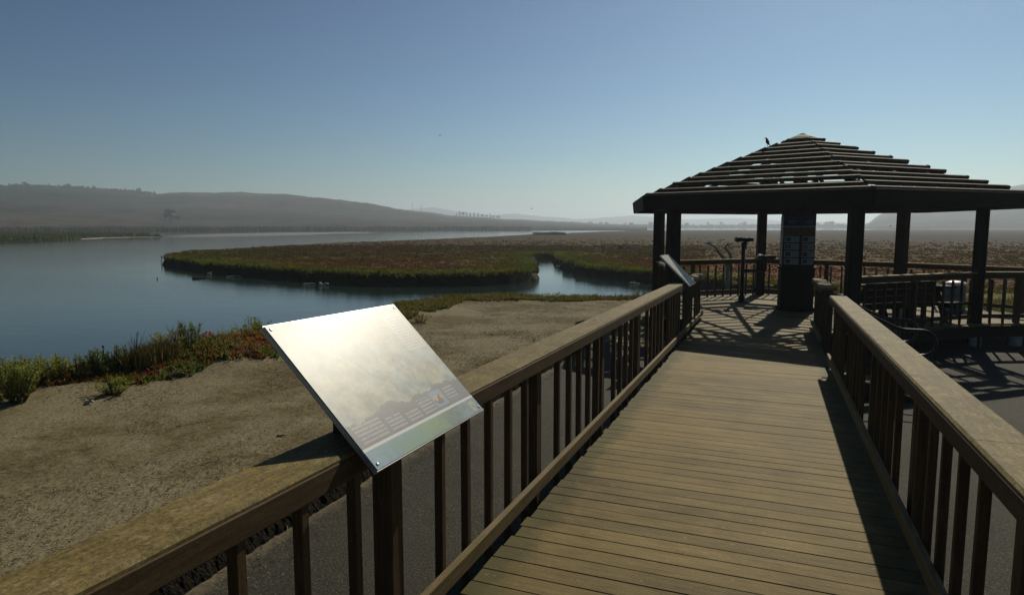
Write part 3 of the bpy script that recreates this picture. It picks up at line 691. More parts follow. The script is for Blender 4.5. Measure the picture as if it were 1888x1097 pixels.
# ================================================================== stairs with handrails
so_ = (1.4, 10.8, 0); st = thing('stairs', 'short timber stairs leaving the right side of the ramp', 'stairs', so_)
zt = deck_z(10.8); m = MB(so_)
for k, x in enumerate((1.06, 1.36, 1.66)):
    zz = zt-(k+1)*.125
    for j in (0, 1): m.beam((x-.21+j*.147, 10.12, zz-.018), (x-.21+j*.147, 11.48, zz-.018), .142, .036, .004)
m.build('treads', M['deck'], st)
m = MB(so_)
for yy in (10.14, 11.46): m.beam((.86, yy, zt-.20), (1.85, yy, -.12), .045, .20, .003)
m.build('stringers', M['upright'], st)
def handrail(yy, label):
    o = (1.4, yy, 0); t = thing('handrail', label, 'handrail', o, 0, 'stair handrails'); z0 = deck_z(yy)
    zt_ = z0+.90; pts = [(.80, zt_-.03), (.92, zt_-.02), (1.02, zt_-.07), (1.62, zt_-.35), (1.72, zt_-.37), (1.92, zt_-.37)]
    pts += [(1.92+.17*math.sin(R(q)), zt_-.54+.17*math.cos(R(q))) for q in range(15, 181, 15)] + [(1.64, zt_-.71)]
    m = MB(o); m.tube([(x, yy, z) for x, z in pts], .021, 10); m.build('rail_pipe', M['pipe'], t, True)
    m = MB(o); m.tube([(1.64, yy, zt_-.365), (1.64, yy, -.16)], .021, 10); m.build('support_post', M['pipe'], t, True)
handrail(10.17, 'pipe handrail with a looped end on the camera side of the stairs'); handrail(11.43, 'pipe handrail with a looped end on the pavilion side of the stairs')

# ================================================================== interpretive panels
def mat_panel(seed):
    m, nt, b = mat('panel_print'); off = (seed*3.1, seed*1.7, 0)
    tc = nt.nodes.new('ShaderNodeTexCoord'); mp = nt.nodes.new('ShaderNodeMapping'); mp.inputs['Location'].default_value = (0, 0, 0); nt.links.new(tc.outputs['Object'], mp.inputs[0])
    v3 = mp.outputs[0]; u, v, z = sep(nt, v3); u = u/.93; v = v/.705
    def nz(sc, s=1, **k):
        q = nt.nodes.new('ShaderNodeMapping'); q.inputs['Scale'].default_value = sc; q.inputs['Location'].default_value = off; nt.links.new(tc.outputs['Object'], q.inputs[0]); return noise(nt, q.outputs[0], s, **k)
    n1 = nz((4, 6, 1), 1, detail=5, rough=.6, dist=.6); n2 = nz((11, 14, 1), 1, detail=6, rough=.7)
    c = ramp(nt, n1, [(.30, (.30, .33, .22)), (.45, (.44, .42, .30)), (.6, (.36, .42, .40)), (.75, (.50, .46, .34))])
    c = mix(nt, .9, c, ramp(nt, n2, [(.35, (.42, .46, .46)), (.65, (1.25, 1.22, 1.15))]), 'MULTIPLY')
    # dark channels of the aerial view
    w1 = (u+v*.55+S(n1)*.35-.88).abs().lt(.012); w2 = (u-v*.22+S(n1)*.5-.80).abs().lt(.009)*v.gt(.3)
    c = mix(nt, w1*.45, c, (.16, .17, .15)); c = mix(nt, w2*.4, c, (.17, .17, .15))
    c = mix(nt, S(ramp(nt, v, [(.5, (0, 0, 0)), (.95, (1, 1, 1))]))*.4, c, (.48, .48, .44))
    # dark hill outline with columns of text
    hillv = .30+(S(nz((5, 1, 1), 1, detail=4))-.5)*.28
    dk = v.lt(hillv); c = mix(nt, dk*.8, c, (.13, .125, .14))
    line = (v*40).fract().lt(.5); word = S(nz((75, 28, 1), 1, detail=1)).gt(.36)
    txt = (box_mask(u, v, .03, .22, .15, .27)+box_mask(u, v, .25, .37, .15, .235)+box_mask(u, v, .40, .51, .15, .22)+box_mask(u, v, .535, .65, .15, .255)+box_mask(u, v, .80, .90, .16, .27)).clamp()
    c = mix(nt, txt*line*word*.6, c, (.50, .49, .48))
    c = mix(nt, box_mask(u, v, .66, .775, .15, .27), c, mix(nt, ((u-.715)*(u-.715)*500+(v-.205)*(v-.205)*700).lt(1.0), (.22, .32, .44), mix(nt, S(n2).gt(.5), (.16, .10, .06), (.52, .36, .20))))
    # pale text block upper right
    blk = box_mask(u, v, .80, .975, .60, .93); c = mix(nt, blk*.6, c, (.60, .59, .54)); c = mix(nt, box_mask(u, v, .815, .96, .62, .90)*(v*42).fract().lt(.42)*S(nz((70, 30, 1), 1, detail=1)).gt(.4)*.65, c, (.25, .25, .24))
    # title band with a pale line above, script-like strokes and a round emblem of petals
    band = v.lt(.112); n3 = nz((7, 12, 1), 1, detail=5, rough=.65, dist=.8)
    bc = ramp(nt, S(n3)*.55+u*.45, [(.22, (.22, .36, .48)), (.36, (.16, .30, .27)), (.52, (.22, .34, .16)), (.62, (.12, .20, .16)), (.75, (.26, .32, .34)), (.9, (.18, .22, .26))])
    c = mix(nt, band, c, bc)
    c = mix(nt, v.gt(.112)*v.lt(.130), c, (.70, .70, .68))
    cu, cv = .938, .055
    for i, pc in enumerate([(.20, .44, .50), (.55, .42, .10), (.24, .46, .54), (.34, .40, .22), (.50, .44, .24), (.18, .38, .34)]):
        pu, pv_ = cu+.022*math.cos(R(60*i+15)), cv+.028*math.sin(R(60*i+15))
        c = mix(nt, ((u-pu)*(u-pu)*(.93/.705)**2+(v-pv_)*(v-pv_)).lt(.00030), c, pc)
    c = mix(nt, ((u-cu)*(u-cu)*1.74+(v-cv)*(v-cv)).lt(.00012), c, (.55, .16, .06))
    c = mix(nt, .40, c, (.17, .175, .178)); setc(nt, b, c); b.inputs['Roughness'].default_value = .38; b.inputs['Specular IOR Level'].default_value = .135
    bump(nt, b, nz((300, 300, 1), 1, detail=2), .05, .001); return m
def sign(label, org, w, l, seed):
    t = thing('interpretive_panel', label, 'sign', org)
    tilt = R(44.6); e = Vector((0, math.cos(R(1.1)), -math.sin(R(1.1)))); u_ = Vector((-math.cos(tilt), 0, math.sin(tilt))); u_ = (u_-e*u_.dot(e)).normalized(); n = e.cross(u_)
    if n.z < 0: n = -n
    rotm = Matrix(((e.x, u_.x, n.x, 0), (e.y, u_.y, n.y, 0), (e.z, u_.z, n.z, 0), (0, 0, 0, 1))); sc = w/.93
    m = MB(); m.box((0, 0, -.003), (.93, .705, 0), 0); o = m.build('printed_face', mat_panel(seed), t); o.matrix_local = rotm @ Matrix.Scale(sc, 4)
    m = MB(); m.box((-.004, -.004, -.022), (.934, .709, -.0035), .002); o = m.build('backing_board', M['alu'], t); o.matrix_local = rotm @ Matrix.Scale(sc, 4)
    m = MB()
    for bx in (.02, .91):
        for by in (.02, .685): m.lathe([(.007, 0), (.007, .0025), (.004, .004), (.0005, .0042)], (bx, by, 0), 10)
    o = m.build('bolts', M['steel'], t); o.matrix_local = rotm @ Matrix.Scale(sc, 4)
    # timber wedge and cleat that hold the board on the cap rail
    O = Vector(org); zc = deck_z(org[1]+w/2)+.97; m = MB(O); yc = org[1]+w*.5
    for yy in (org[1]+w*.22, org[1]+w*.78):
        def pz(x): return org[2]+(org[0]-x)*math.tan(tilt)-.034-.019*(yy-org[1])
        xs_ = (-1.425, -1.60); zc2 = deck_z(yy)+.97
        vs = [(xs_[0], zc2), (xs_[1], zc2), (xs_[1], pz(xs_[1])), (xs_[0], max(pz(xs_[0]), zc2+.005))]
        m.sweep([[(x, y_, z) for x, z in vs] for y_ in (yy-.045, yy+.045)], None)
    m.beam((-1.585, org[1]+w*.15, pz(-1.585)-.05), (-1.585, org[1]+w*.85, pz(-1.585)-.05), .05, .10, .003)
    m.build('bracket', M['black'], t); return t
sign('large tilted interpretive panel nearest the camera, sun glare across its pale map', (-1.29, 1.948, 1.429), .925, .705, 0)
sign('smaller looking tilted panel farther along the left railing by the pavilion', (-1.29, 11.545, 1.288), .955, .72, 1)

# ================================================================== vegetation
def blades(name, P, H, Wd, lean, hue, mt, per=3, spread=.5, up0=0.0):
    """tufts: `per` leaf triangles at every point P"""
    n = len(P); P = np.repeat(P, per, 0); H = np.repeat(H, per)*rng.uniform(.6, 1.15, n*per); W_ = np.repeat(Wd, per)*rng.uniform(.7, 1.3, n*per); hue = np.repeat(hue, per, 0)
    a = rng.uniform(0, 2*np.pi, n*per); off = np.repeat(Wd, per)*spread*rng.uniform(0, 1.6, n*per); b = rng.uniform(0, 2*np.pi, n*per)
    base = P + np.c_[np.cos(b)*off, np.sin(b)*off, np.full(n*per, up0)]
    sd = np.c_[np.cos(a), np.sin(a), a*0]*(W_/2)[:, None]; ld = rng.uniform(0, 2*np.pi, n*per); lm_ = H*lean*rng.uniform(.1, 1.2, n*per)
    mid = base + np.c_[np.cos(ld)*lm_*.35, np.sin(ld)*lm_*.35, H*.55]; tip = base + np.c_[np.cos(ld)*lm_, np.sin(ld)*lm_, H]
    V = np.stack([base-sd*.7, base+sd*.7, mid+sd, tip, mid-sd], 1).reshape(-1, 3); i = np.arange(n*per)*5
    F5 = np.stack([i, i+1, i+2, i+3, i+4], 1); return np_mesh(name, V, F5, mt, np.repeat(hue*rng.uniform(.8, 1.25, (n*per, 1)), 5, 0))
def view_points(n, x0, x1, y0, y1, z):
    return on_z(rng.uniform(x0, x1, n), rng.uniform(y0, y1, n), z)
# marsh plants (an even scatter would need millions; it thins out with distance)
Q = np.concatenate([view_points(60000, -60, 2100, 424, 545, -.3), view_points(36000, 280, 1300, 455, 532, -.4)]); d = sdf(Q[:, :2], marsh); rr = np.hypot(Q[:, 0], Q[:, 1]); k = (d > .15) & (rng.random(len(rr)) < sstep(150, 65, rr)) & (sdf(Q[:, :2], land) < -.5); Q, d, rr = Q[k], d[k], rr[k]
Q[:, 2] = marsh_h(Q[:, 0], Q[:, 1], d)-.05; hue = marsh_hue(Q[:, 0], Q[:, 1], d)
sz = np.clip(rr/60, .6, 3.2)**.75*rng.uniform(.6, 1.35, len(Q))*(1+.5*sstep(3, .3, d)*(rr < 90)); low = .6+.8*fbm(Q[:, 0]*.35, Q[:, 1]*.5)
tag(link('marsh_plants', blades('marsh_plants', Q, (.13*np.minimum(sz, 1.4)*low), .10*sz, 1.1, hue, M['marshleaf'], 5, 1.5)), kind='stuff')
# plants along the bank edges
E_ = []
pe = np.array(near_edge)
for a, b in zip(pe[:-1], pe[1:]):
    n = int(np.linalg.norm(b-a)*95); t = rng.random(n)[:, None]; q = a+(b-a)*t; E_.append(q)
E_ = np.concatenate(E_); E_ = E_+rng.normal(0, .45, E_.shape); d = sdf(E_, marsh)+.9*(fbm(E_[:, 0]*.5, E_[:, 1]*.5)-.5); E_ = E_[(d > .16) & (d < 1.8)]; d = sdf(E_, marsh)
z = marsh_h(E_[:, 0], E_[:, 1], d); z = np.maximum(z, -.80)
g = fbm(E_[:, 0]*.5, E_[:, 1]*.5); hue = np.where(g[:, None] > .5, np.array([[.140, .150, .018]]), np.array([[.095, .118, .015]]))*rng.uniform(.7, 1.25, (len(E_), 1))
tag(link('bank_grass', blades('bank_grass', np.c_[E_, z-.03], rng.uniform(.13, .30, len(E_))*(.7+.6*g), rng.uniform(.03, .06, len(E_)), .9, hue, M['marshleaf'], 4, 2.0)), kind='stuff')
# spit plants
n = 14000; Q = view_points(n, -60, 300, 429, 447, -.3); d = sdf(Q[:, :2], spit); Q = Q[d > -.5]; d = d[d > -.5]; Q[:, 2] = spit_h(Q[:, 0], Q[:, 1], d)-.1
red = sstep(-105, -82, Q[:, 0])[:, None]*sstep(.35, .5, fbm(Q[:, 0]*.2, Q[:, 1]*.2))[:, None]; hue = np.array([.075, .095, .025])*(1-red)+np.array([.15, .05, .035])*red
tag(link('spit_plants', blades('spit_plants', Q, rng.uniform(.4, .9, len(Q)), rng.uniform(.2, .5, len(Q)), .6, hue, M['marshleaf'], 4, 1.2)), kind='stuff')
sp = np.array(pw([(150, 440.4), (190, 438.6), (240, 437.6), (294, 437.0), (294, 436.6), (240, 437.1), (190, 438.0), (150, 440.0)], WATER+.1))
mb = MB(); mb.add([(x, y, WATER-.05) for x, y in sp]+[(*(np.array(p)*.995+sp.mean(0)*.005), WATER+.07) for p in sp], [tuple(range(8, 16))]+[(i, (i+1) % 8, 8+(i+1) % 8, 8+i) for i in range(8)])
tag(mb.build('shell_bank', plain('shell_sand', (.40, .385, .35), .9, 0, .3, 1)), kind='structure')
# reed beds along the far shore
def reeds(n, px0, px1, ra, rb, h0, h1, c):
    px = rng.uniform(px0, px1, n); r_ = np.array([ra(p) for p in px])+rng.uniform(0, 1, n)*rb; dv = np.stack([az_dir(p) for p in px]); P = np.c_[dv*r_[:, None], np.full(n, WATER-.05)]
    H = (h0+(h1-h0)*fbm(px*.04, px*0)); return P, H, np.array(c)*rng.uniform(.7, 1.3, (n, 1))
P1, H1, c1 = reeds(9000, -330, 978, lambda p: 455+.05*p, 26, 2.2, 3.6, (.085, .072, .042))
P2, H2, c2 = reeds(1100, 985, 1040, lambda p: 196, 10, 1.3, 1.9, (.07, .075, .035))
P3, H3, c3 = reeds(2600, 960, 1700, lambda p: 1150+.3*(p-960), 160, 4, 8, (.05, .055, .035))
tag(link('reed_bed', blades('reed_bed', P1, H1, np.full(len(P1), 1.0), .15, c1, M['marshleaf'], 3, 1.0)), kind='stuff')
tag(link('reed_clump', blades('reed_clump', P2, H2*.8, np.full(len(P2), .35), .3, c2, M['marshleaf'], 3, 1.0)), kind='stuff')
tag(link('far_scrub', blades('far_scrub', P3, H3, np.full(len(P3), 5.), .3, c3, M['treeleaf'], 3, 1.0)), kind='stuff')
px = rng.uniform(40, 290, 900); r_ = rng.uniform(1240, 1340, 900); dv = np.stack([az_dir(p) for p in px]); zz = np.array([hill_z(p, q, HL, 505, 1350) for p, q in zip(px, r_)])-2
tag(link('ridge_scrub', blades('ridge_scrub', np.c_[dv*r_[:, None], zz], rng.uniform(2.5, 6, 900), rng.uniform(3, 7, 900), .3, np.array([[.035, .045, .022]])*rng.uniform(.7, 1.3, (900, 1)), M['treeleaf'], 4, .8)), kind='stuff')
# scrub woods on the far shore and on the ridge: single trees are built below

# ground cover on the near shore: red and green succulents, dry grass
n = 85000; Q = np.c_[rng.uniform(-13, -2, n), rng.uniform(3.5, 22.5, n)]
din = sdf(Q, veg_in+[(-3.5, 23), (-14, 23), (-14, 4)]); dl_ = sdf(Q, land); edge = .35*(fbm(Q[:, 0]*1.3, Q[:, 1]*1.3)-.5)*2
k = (din+edge > 0) & (dl_ > -.9); Q, dl_, din = Q[k], dl_[k], din[k]
cover = fbm(Q[:, 0]*.9+5, Q[:, 1]*.9); k = rng.random(len(Q)) < sstep(.25, .5, cover)*.9+.25*(din > .8); Q, dl_, din = Q[k], dl_[k], din[k]
z = ground_z(Q[:, 0], Q[:, 1])-.01
g1 = fbm(Q[:, 0]*1.5+3, Q[:, 1]*1.5, 3)+rng.normal(0, .07, len(Q)); g2 = fbm(Q[:, 0]*2.6+31, Q[:, 1]*2.6, 3)+rng.normal(0, .08, len(Q)); far = sstep(10, 12, Q[:, 1])
red = np.array([.17, .035, .018]); org_ = np.array([.17, .095, .02]); grn = np.array([.095, .13, .022]); dry = np.array([.22, .17, .075])
t = sstep(.46, .58, g1)[:, None]; hue = grn*(1-t)+org_*t; t = (sstep(.56, .68, g2)*(1-.85*far))[:, None]; hue = hue*(1-t)+red*t
t = (sstep(.5, .62, fbm(Q[:, 0]*1.7, Q[:, 1]*1.7+20, 3))*(.35+.3*far))[:, None]; hue = hue*(1-t)+dry*t; hue = hue*(1-.75*far[:, None])+np.array([.12, .11, .03])*.75*far[:, None]
H = rng.uniform(.035, .085, len(Q))*(1+.5*far+.6*sstep(.5, .7, cover[k] if len(cover) == len(k) else .5))
tag(link('ground_cover', blades('ground_cover', np.c_[Q, z], H, rng.uniform(.018, .036, len(Q)), .9, hue, M['leaf'], 5, 1.6)), kind='stuff')
# rough dark-green plants behind the pavilion, seen through its far railing
n = 9000; Q = np.c_[rng.uniform(-6, 20, n), rng.uniform(20.4, 27, n)]; dl_ = sdf(Q, land); Q = Q[(dl_ > -1.6) & (dl_ < 3.2)]; z = ground_z(Q[:, 0], Q[:, 1]); z = np.maximum(z, -.75)
hue = np.where((fbm(Q[:, 0]*.7, Q[:, 1]*.7) > .5)[:, None], np.array([[.075, .10, .025]]), np.array([[.14, .12, .035]]))
tag(link('bank_plants', blades('bank_plants', np.c_[Q, z-.03], rng.uniform(.16, .42, len(Q)), rng.uniform(.03, .06, len(Q)), .6, hue, M['marshleaf'], 4, 2.2)), kind='stuff')
n = 2600; Q = np.c_[rng.uniform(-10, -3, n), rng.uniform(12.5, 22, n)]; dl_ = sdf(Q, land); Q = Q[(dl_ > -.4) & (dl_ < .8)]
tag(link('shore_grass', blades('shore_grass', np.c_[Q, ground_z(Q[:, 0], Q[:, 1])-.02], rng.uniform(.08, .22, len(Q)), rng.uniform(.008, .016, len(Q)), .45, np.array([[.15, .125, .04]])*rng.uniform(.7, 1.2, (len(Q), 1)), M['straw'], 6, 4)), kind='stuff')
# straw, chips and twigs strewn over the dirt
n = 70000; Q = np.concatenate([np.c_[rng.uniform(-10, -3.5, n), rng.uniform(.5, 13, n)], np.c_[rng.uniform(-9, -3.4, n//5), rng.uniform(12, 20, n//5)], np.c_[-3.4+np.abs(rng.normal(0, .22, 1800)), rng.uniform(.5, 14, 1800)]])
k = (rng.random(len(Q)) < sstep(.38, .62, fbm(Q[:, 0]*.8, Q[:, 1]*.8+11))*.9+.12); Q = Q[k]; n = len(Q)
z = ground_z(Q[:, 0], Q[:, 1])+.006+(Q[:, 0] > -3.4)*.024; L_ = rng.gamma(1.5, .011, n)+.008; W_ = rng.uniform(.002, .006, n); a = rng.uniform(0, np.pi, n); pitch_ = rng.normal(0, .18, n)
dx = np.c_[np.cos(a), np.sin(a), np.sin(pitch_)]*L_[:, None]/2; sx = np.c_[-np.sin(a), np.cos(a), a*0]*W_[:, None]/2; c0 = np.c_[Q, z+np.abs(dx[:, 2])]
lift = np.c_[a*0, a*0, W_*.6]
V = np.stack([c0-dx-sx, c0+dx-sx, c0+dx+sx, c0-dx+sx, c0-dx*.9+lift, c0+dx*.9+lift], 1).reshape(-1, 3); i = np.arange(n)*6
F4 = np.concatenate([np.stack([i, i+1, i+5, i+4], 1), np.stack([i+2, i+3, i+4, i+5], 1)])
pal = np.array([[.19, .15, .08], [.24, .19, .105], [.10, .07, .035], [.15, .11, .05], [.045, .032, .02], [.40, .37, .30]]); hue = pal[rng.choice(6, n, p=[.3, .24, .16, .18, .09, .03])]
tag(link('ground_litter', np_mesh('ground_litter', V, F4, M['straw'], np.repeat(hue, 6, 0))), kind='stuff')

# ---- single shrubs
def shrub_mesh(h, w, nst, nleaf, hue, leaf, seed, upright=.75, woody=.35):
    rg = np.random.default_rng(seed); st = MB(); LV = []; LC = []
    for s in range(nst):
        a = rg.uniform(0, 2*np.pi); lean = rg.uniform(.05, 1)**.8; top = np.array([math.cos(a)*w*.5*lean, math.sin(a)*w*.5*lean, h*rg.uniform(.62, .98)*(1-.30*lean**2)])
        b0 = np.array([math.cos(a)*w*.08, math.sin(a)*w*.08, -.03]); mid = b0*.5+top*.5+rg.normal(0, .03*w, 3); mid[2] += .04*h
        pts = [b0*(1-t)**2+2*mid*t*(1-t)+top*t*t for t in np.linspace(0, 1, 6)]; st.tube(pts, np.linspace(.009, .003, 6)*max(.6, h), 5)
        hs = rg.uniform(.75, 1.2)
        for i in range(nleaf):
            t = woody+(1-woody)*rg.random()**.75; p = b0*(1-t)**2+2*mid*t*(1-t)+top*t*t; q = rg.uniform(0, 2*np.pi); el = rg.uniform(.15, 1.25)
            dv = np.array([math.cos(q)*math.cos(el), math.sin(q)*math.cos(el), math.sin(el)]); sd = np.array([-math.sin(q), math.cos(q), rg.uniform(-.4, .4)])
            l = leaf*rg.uniform(.6, 1.3); p = p+dv*rg.uniform(0, .03)*h+rg.normal(0, .012*w, 3)
            LV += [p, p+dv*l*.5+sd*l*.2, p+dv*l, p+dv*l*.5-sd*l*.2]; c = np.array(hue)*hs*rg.uniform(.75, 1.3); c = c*(1-.0)+np.array([.03, .02, -.005])*(t > .9)*rg.random(); LC += [np.maximum(c, .01)]*4
    i = np.arange(len(LV)//4)*4
    return st.mesh('stems', M['bark'], True), np_mesh('foliage', np.array(LV), np.stack([i, i+1, i+2, i+3], 1), M['leaf'], np.array(LC))
def shrub(px, py, hpx, wpx, label, hue=(.075, .105, .022), nst=26, nleaf=34, leaf=.038, seed=1, cat='shrub', grp='shrubs along the near shore', back=0.0, woody=.10):
    b = on_z(px, py, 0.0); v = b-CAM; b = CAM+v*(1+back/np.linalg.norm(v[:2])); b[2] = ground_z(b[0], b[1])[0]; s = (fw@(b-CAM))/F_PX*1.14
    a, c = shrub_mesh(hpx*s, wpx*s, nst, nleaf, (hue[0]*1.9, hue[1]*1.65, hue[2]*1.2), leaf, seed, woody=woody); t = thing('shrub', label, cat, tuple(b), 0, grp); link('stems', a, t); link('foliage', c, t); return t
bg_ = (.100, .130, .026); dg = (.05, .078, .022); ol = (.115, .115, .03)
for i, (px, py, hp, wp, lb, hu, ns, nl) in enumerate([
    (36, 757, 78, 92, 'bushy green shrub standing forward on the dirt at the far left, casting a dark shadow', bg_, 46, 42),
    (-6, 742, 62, 66, 'green shrub cut by the left picture edge', dg, 26, 36),
    (14, 716, 34, 50, 'low green shrub on the water edge at the far left corner', bg_, 20, 30),
    (50, 718, 46, 50, 'upright sprigged shrub behind the forward bush', bg_, 22, 30),
    (88, 718, 44, 50, 'leafy yellow-green shrub right of the forward bush, open sprigs over the water', (.125, .145, .03), 22, 34),
    (112, 722, 50, 46, 'tallest yellow-green sprigged shrub of the left end row', (.125, .15, .03), 24, 34),
    (146, 716, 40, 52, 'yellow-green shrub with a dark brown base beside the dark pair', bg_, 22, 30),
    (180, 712, 50, 46, 'very dark green shrub with a tall knobbed stalk beside it', dg, 26, 36),
    (216, 706, 48, 50, 'dark green shrub with open upright sprigs, left of the dry brown grass', dg, 26, 34),
    (312, 682, 40, 70, 'low olive shrub in the middle of the red ground cover', ol, 26, 34),
    (352, 672, 44, 66, 'dense green mound shrub amid the red ground cover', dg, 30, 40),
    (382, 655, 30, 50, 'reddish low shrub at the water edge behind the green mound', (.17, .05, .025), 22, 34),
    (425, 640, 40, 56, 'rounded green shrub left of the large panel', bg_, 30, 40),
    (466, 634, 46, 66, 'largest rounded green shrub beside the upper corner of the large panel', bg_, 36, 44),
    (508, 618, 32, 50, 'green shrub peeking out over the top edge of the large panel', (.115, .14, .03), 24, 34),
    (545, 612, 30, 46, 'small yellow-green sprigged shrub above the panel top edge', (.125, .15, .03), 22, 30),
    (776, 602, 16, 40, 'small olive shrub at the dirt edge right of the large panel', ol, 16, 26),
    (212, 735, 26, 66, 'low green creeping shrub on the dirt in front of the dark pair', (.11, .14, .03), 30, 30),
    (1010, 556, 12, 60, 'flat olive shrub on the creek bank beyond the dirt', ol, 20, 30)]):
    shrub(px, py, hp, wp, lb, hu, int(ns*1.25), int(nl*1.7), seed=100+i, leaf=.034 if i < 16 else .03)
# dry weeds and stalks
def weed(px, py, hpx, n, label, seed, c='straw', brown=(.12, .09, .055)):
    b = on_z(px, py, 0.0); b[2] = ground_z(b[0], b[1])[0]; s = (fw@(b-CAM))/F_PX; H = hpx*s; rg = random.Random(seed); t = thing('dry_weed', label, 'dry plant', tuple(b), 0, 'dry weeds on the near shore'); m = MB()
    for k in range(n):
        a = rg.uniform(0, 6.28); l = rg.uniform(.08, .42)*H; top = (math.cos(a)*l, math.sin(a)*l, H*rg.uniform(.7, 1.05)); md = (top[0]*.35, top[1]*.35, top[2]*.55)
        m.tube([(0, 0, -.02), md, top], [.004, .003, .0015], 4)
        for j in range(5):
            f = rg.uniform(.45, .95); p = Vector(md).lerp(Vector(top), max(0, (f-.45)/.5)); q = p+Vector((rg.uniform(-1, 1), rg.uniform(-1, 1), rg.uniform(.6, 1.6)))*.07*H; m.tube([p, q], [.002, .001], 4)
    m.build('stems', M['bark'], t); return t
weed(252, 700, 66, 12, 'tall dry brown weed with branching stems against the water', 3); weed(330, 682, 52, 9, 'thin dry weed right of the tall brown weed', 5); weed(158, 716, 44, 4, 'single pale dry stalk left of the dark shrub', 8)
b = on_z(195, 712, 0.0); b[2] = ground_z(b[0], b[1])[0]; s = (fw@(b-CAM))/F_PX; t = thing('seed_stalk', 'single tall stalk with a dark knob on top, rising above the dark shrubs', 'dry plant', tuple(b), 0, 'dry weeds on the near shore')
m = MB(); m.tube([(0, 0, -.02), (.01, 0, 30*s), (.0, 0, 54*s)], .006, 6); m.build('stem', M['bark'], t); m = MB(); m.lathe([(.004, 52*s), (.016, 54*s), (.018, 56*s), (.003, 58*s)], n=8); m.build('seed_head', M['bark'], t)
# dry grass tussock by the weeds
for i, (px, py, hp, lb) in enumerate([(265, 698, 40, 'dry yellow-brown grass tussock at the foot of the tall weed'), (298, 690, 36, 'dry grass tussock between the two dry weeds')]):
    b = on_z(px, py, 0.0); b[2] = ground_z(b[0], b[1])[0]; s = (fw@(b-CAM))/F_PX; n = 420
    P_ = np.c_[rng.normal(0, .12, n), rng.normal(0, .12, n), np.full(n, -.02)]
    o = link('grass_tussock', blades('grass_tussock', P_, np.full(n, hp*s), np.full(n, .009), .5, np.tile([[.15, .12, .04]], (n, 1)), M['straw'], 2, 2), None, tuple(b)); tag(o, lb, 'grass', 'dry weeds on the near shore')

# ---- trees far away
def tree_meshes(seed, h, w, kind):
    rg = np.random.default_rng(seed); t = MB(); t.tube([(0, 0, -.5), (.1*w, 0, h*.3), (0, .05*w, h*.6), (0, 0, h*.85)], [h*.035, h*.026, h*.016, h*.006], 6)
    for i in range(5):
        a = rg.uniform(0, 6.28); z0 = h*rg.uniform(.28, .55); t.tube([(0, 0, z0), (math.cos(a)*w*.22, math.sin(a)*w*.22, z0+h*.14), (math.cos(a)*w*.36, math.sin(a)*w*.36, z0+h*.24)], [h*.014, h*.009, h*.004], 5)
    LV = []; LC = []; cl = []
    for i in range(15):
        a = rg.uniform(0, 6.28); q = rg.uniform(0, 1)**.6; z = rg.uniform(.42 if kind == 0 else .22, .95); e = math.sin(math.pi*min(1, (z-.3)/.75))**.5 if kind == 0 else (1.1-z)*.95
        cl.append((math.cos(a)*w*.42*q*max(.25, e), math.sin(a)*w*.42*q*max(.25, e), h*z, rg.uniform(.10, .2)*w))
    for cx, cy, cz, r in cl:
        hc = rg.uniform(.7, 1.3)
        for j in range(60):
            dv = rg.normal(0, 1, 3); dv /= np.linalg.norm(dv); p = np.array([cx, cy, cz])+dv*r*rg.uniform(.3, 1)*np.array([1, 1, .7]); u1 = rg.normal(0, 1, 3); u1 /= np.linalg.norm(u1); u2 = np.cross(u1, dv); l = .062*w*rg.uniform(.6, 1.4)
            LV += [p-u1*l, p+u2*l*.6, p+u1*l, p-u2*l*.6]; LC += [np.array([.050, .060, .030])*hc*rg.uniform(.8, 1.2)]*4
    i = np.arange(len(LV)//4)*4; return t.mesh('trunk', M['bark'], True), np_mesh('crown', np.array(LV), np.stack([i, i+1, i+2, i+3], 1), M['treeleaf'], np.array(LC))
TM = [tree_meshes(1, 10, 10, 0), tree_meshes(2, 10, 12, 0), tree_meshes(3, 10, 7, 1), tree_meshes(4, 10, 13, 0)]
def tree(px, r_, z, h, label, k, grp=None, rz=0):
    dv = az_dir(px)*r_; t = thing('tree', label, 'tree', (dv[0], dv[1], z), rz, grp); t.scale = (h/10,)*3
    link('trunk', TM[k][0], t); link('crown', TM[k][1], t); return t
tree(322, 640, hill_z(322, 640, HL, 505, 1350), 11.5, 'lone round tree on the open slope above the far shore', 0)
tree(334, 655, hill_z(334, 655, HL, 505, 1350), 5.0, 'low bush at the foot of the lone tree on the slope', 3)
rg = random.Random(5); lbr = 'small hazy tree in the row along the skyline of the left hill'; n = 0
for px in [46, 54, 61, 68, 77, 84, 92, 99, 104, 113, 121, 126, 133, 142, 150, 157, 166, 175, 184, 190, 199, 208, 217, 226, 233, 240, 244, 250, 258, 266, 272, 279]:
    tree(px+rg.uniform(-2, 2), 1335+rg.uniform(-40, 10), hill_z(px, 1330, HL, 505, 1350)-2.5, rg.choice([5, 6, 7, 8, 9, 6]), lbr, rg.randrange(4), 'trees on the left skyline', rg.uniform(0, 6))
lbr2 = 'small hazy tree in the group on the low end of the hill near the middle'
for px in [842, 848, 854, 863, 868, 876, 884, 890, 896, 903, 909, 918, 921]:
    tree(px+rg.uniform(-2, 2), 1330+rg.uniform(-30, 10), hill_z(px, 1325, HL, 505, 1350)-1.5, rg.choice([6, 7, 8, 9.5]) if px < 912 else 6, lbr2, rg.randrange(4), 'trees on the low hill end', rg.uniform(0, 6))
lbr3 = 'faint hazy tree in the broken tree line along the far flats'
for px in list(range(985, 1210, 9))+list(range(1214, 1600, 12)):
    tree(px+rg.uniform(-4, 4), rg.uniform(1250, 1500), -1, rg.choice([7, 8, 10, 12, 9]), lbr3, rg.choice([0, 1, 3]), 'trees along the far flats', rg.uniform(0, 6))
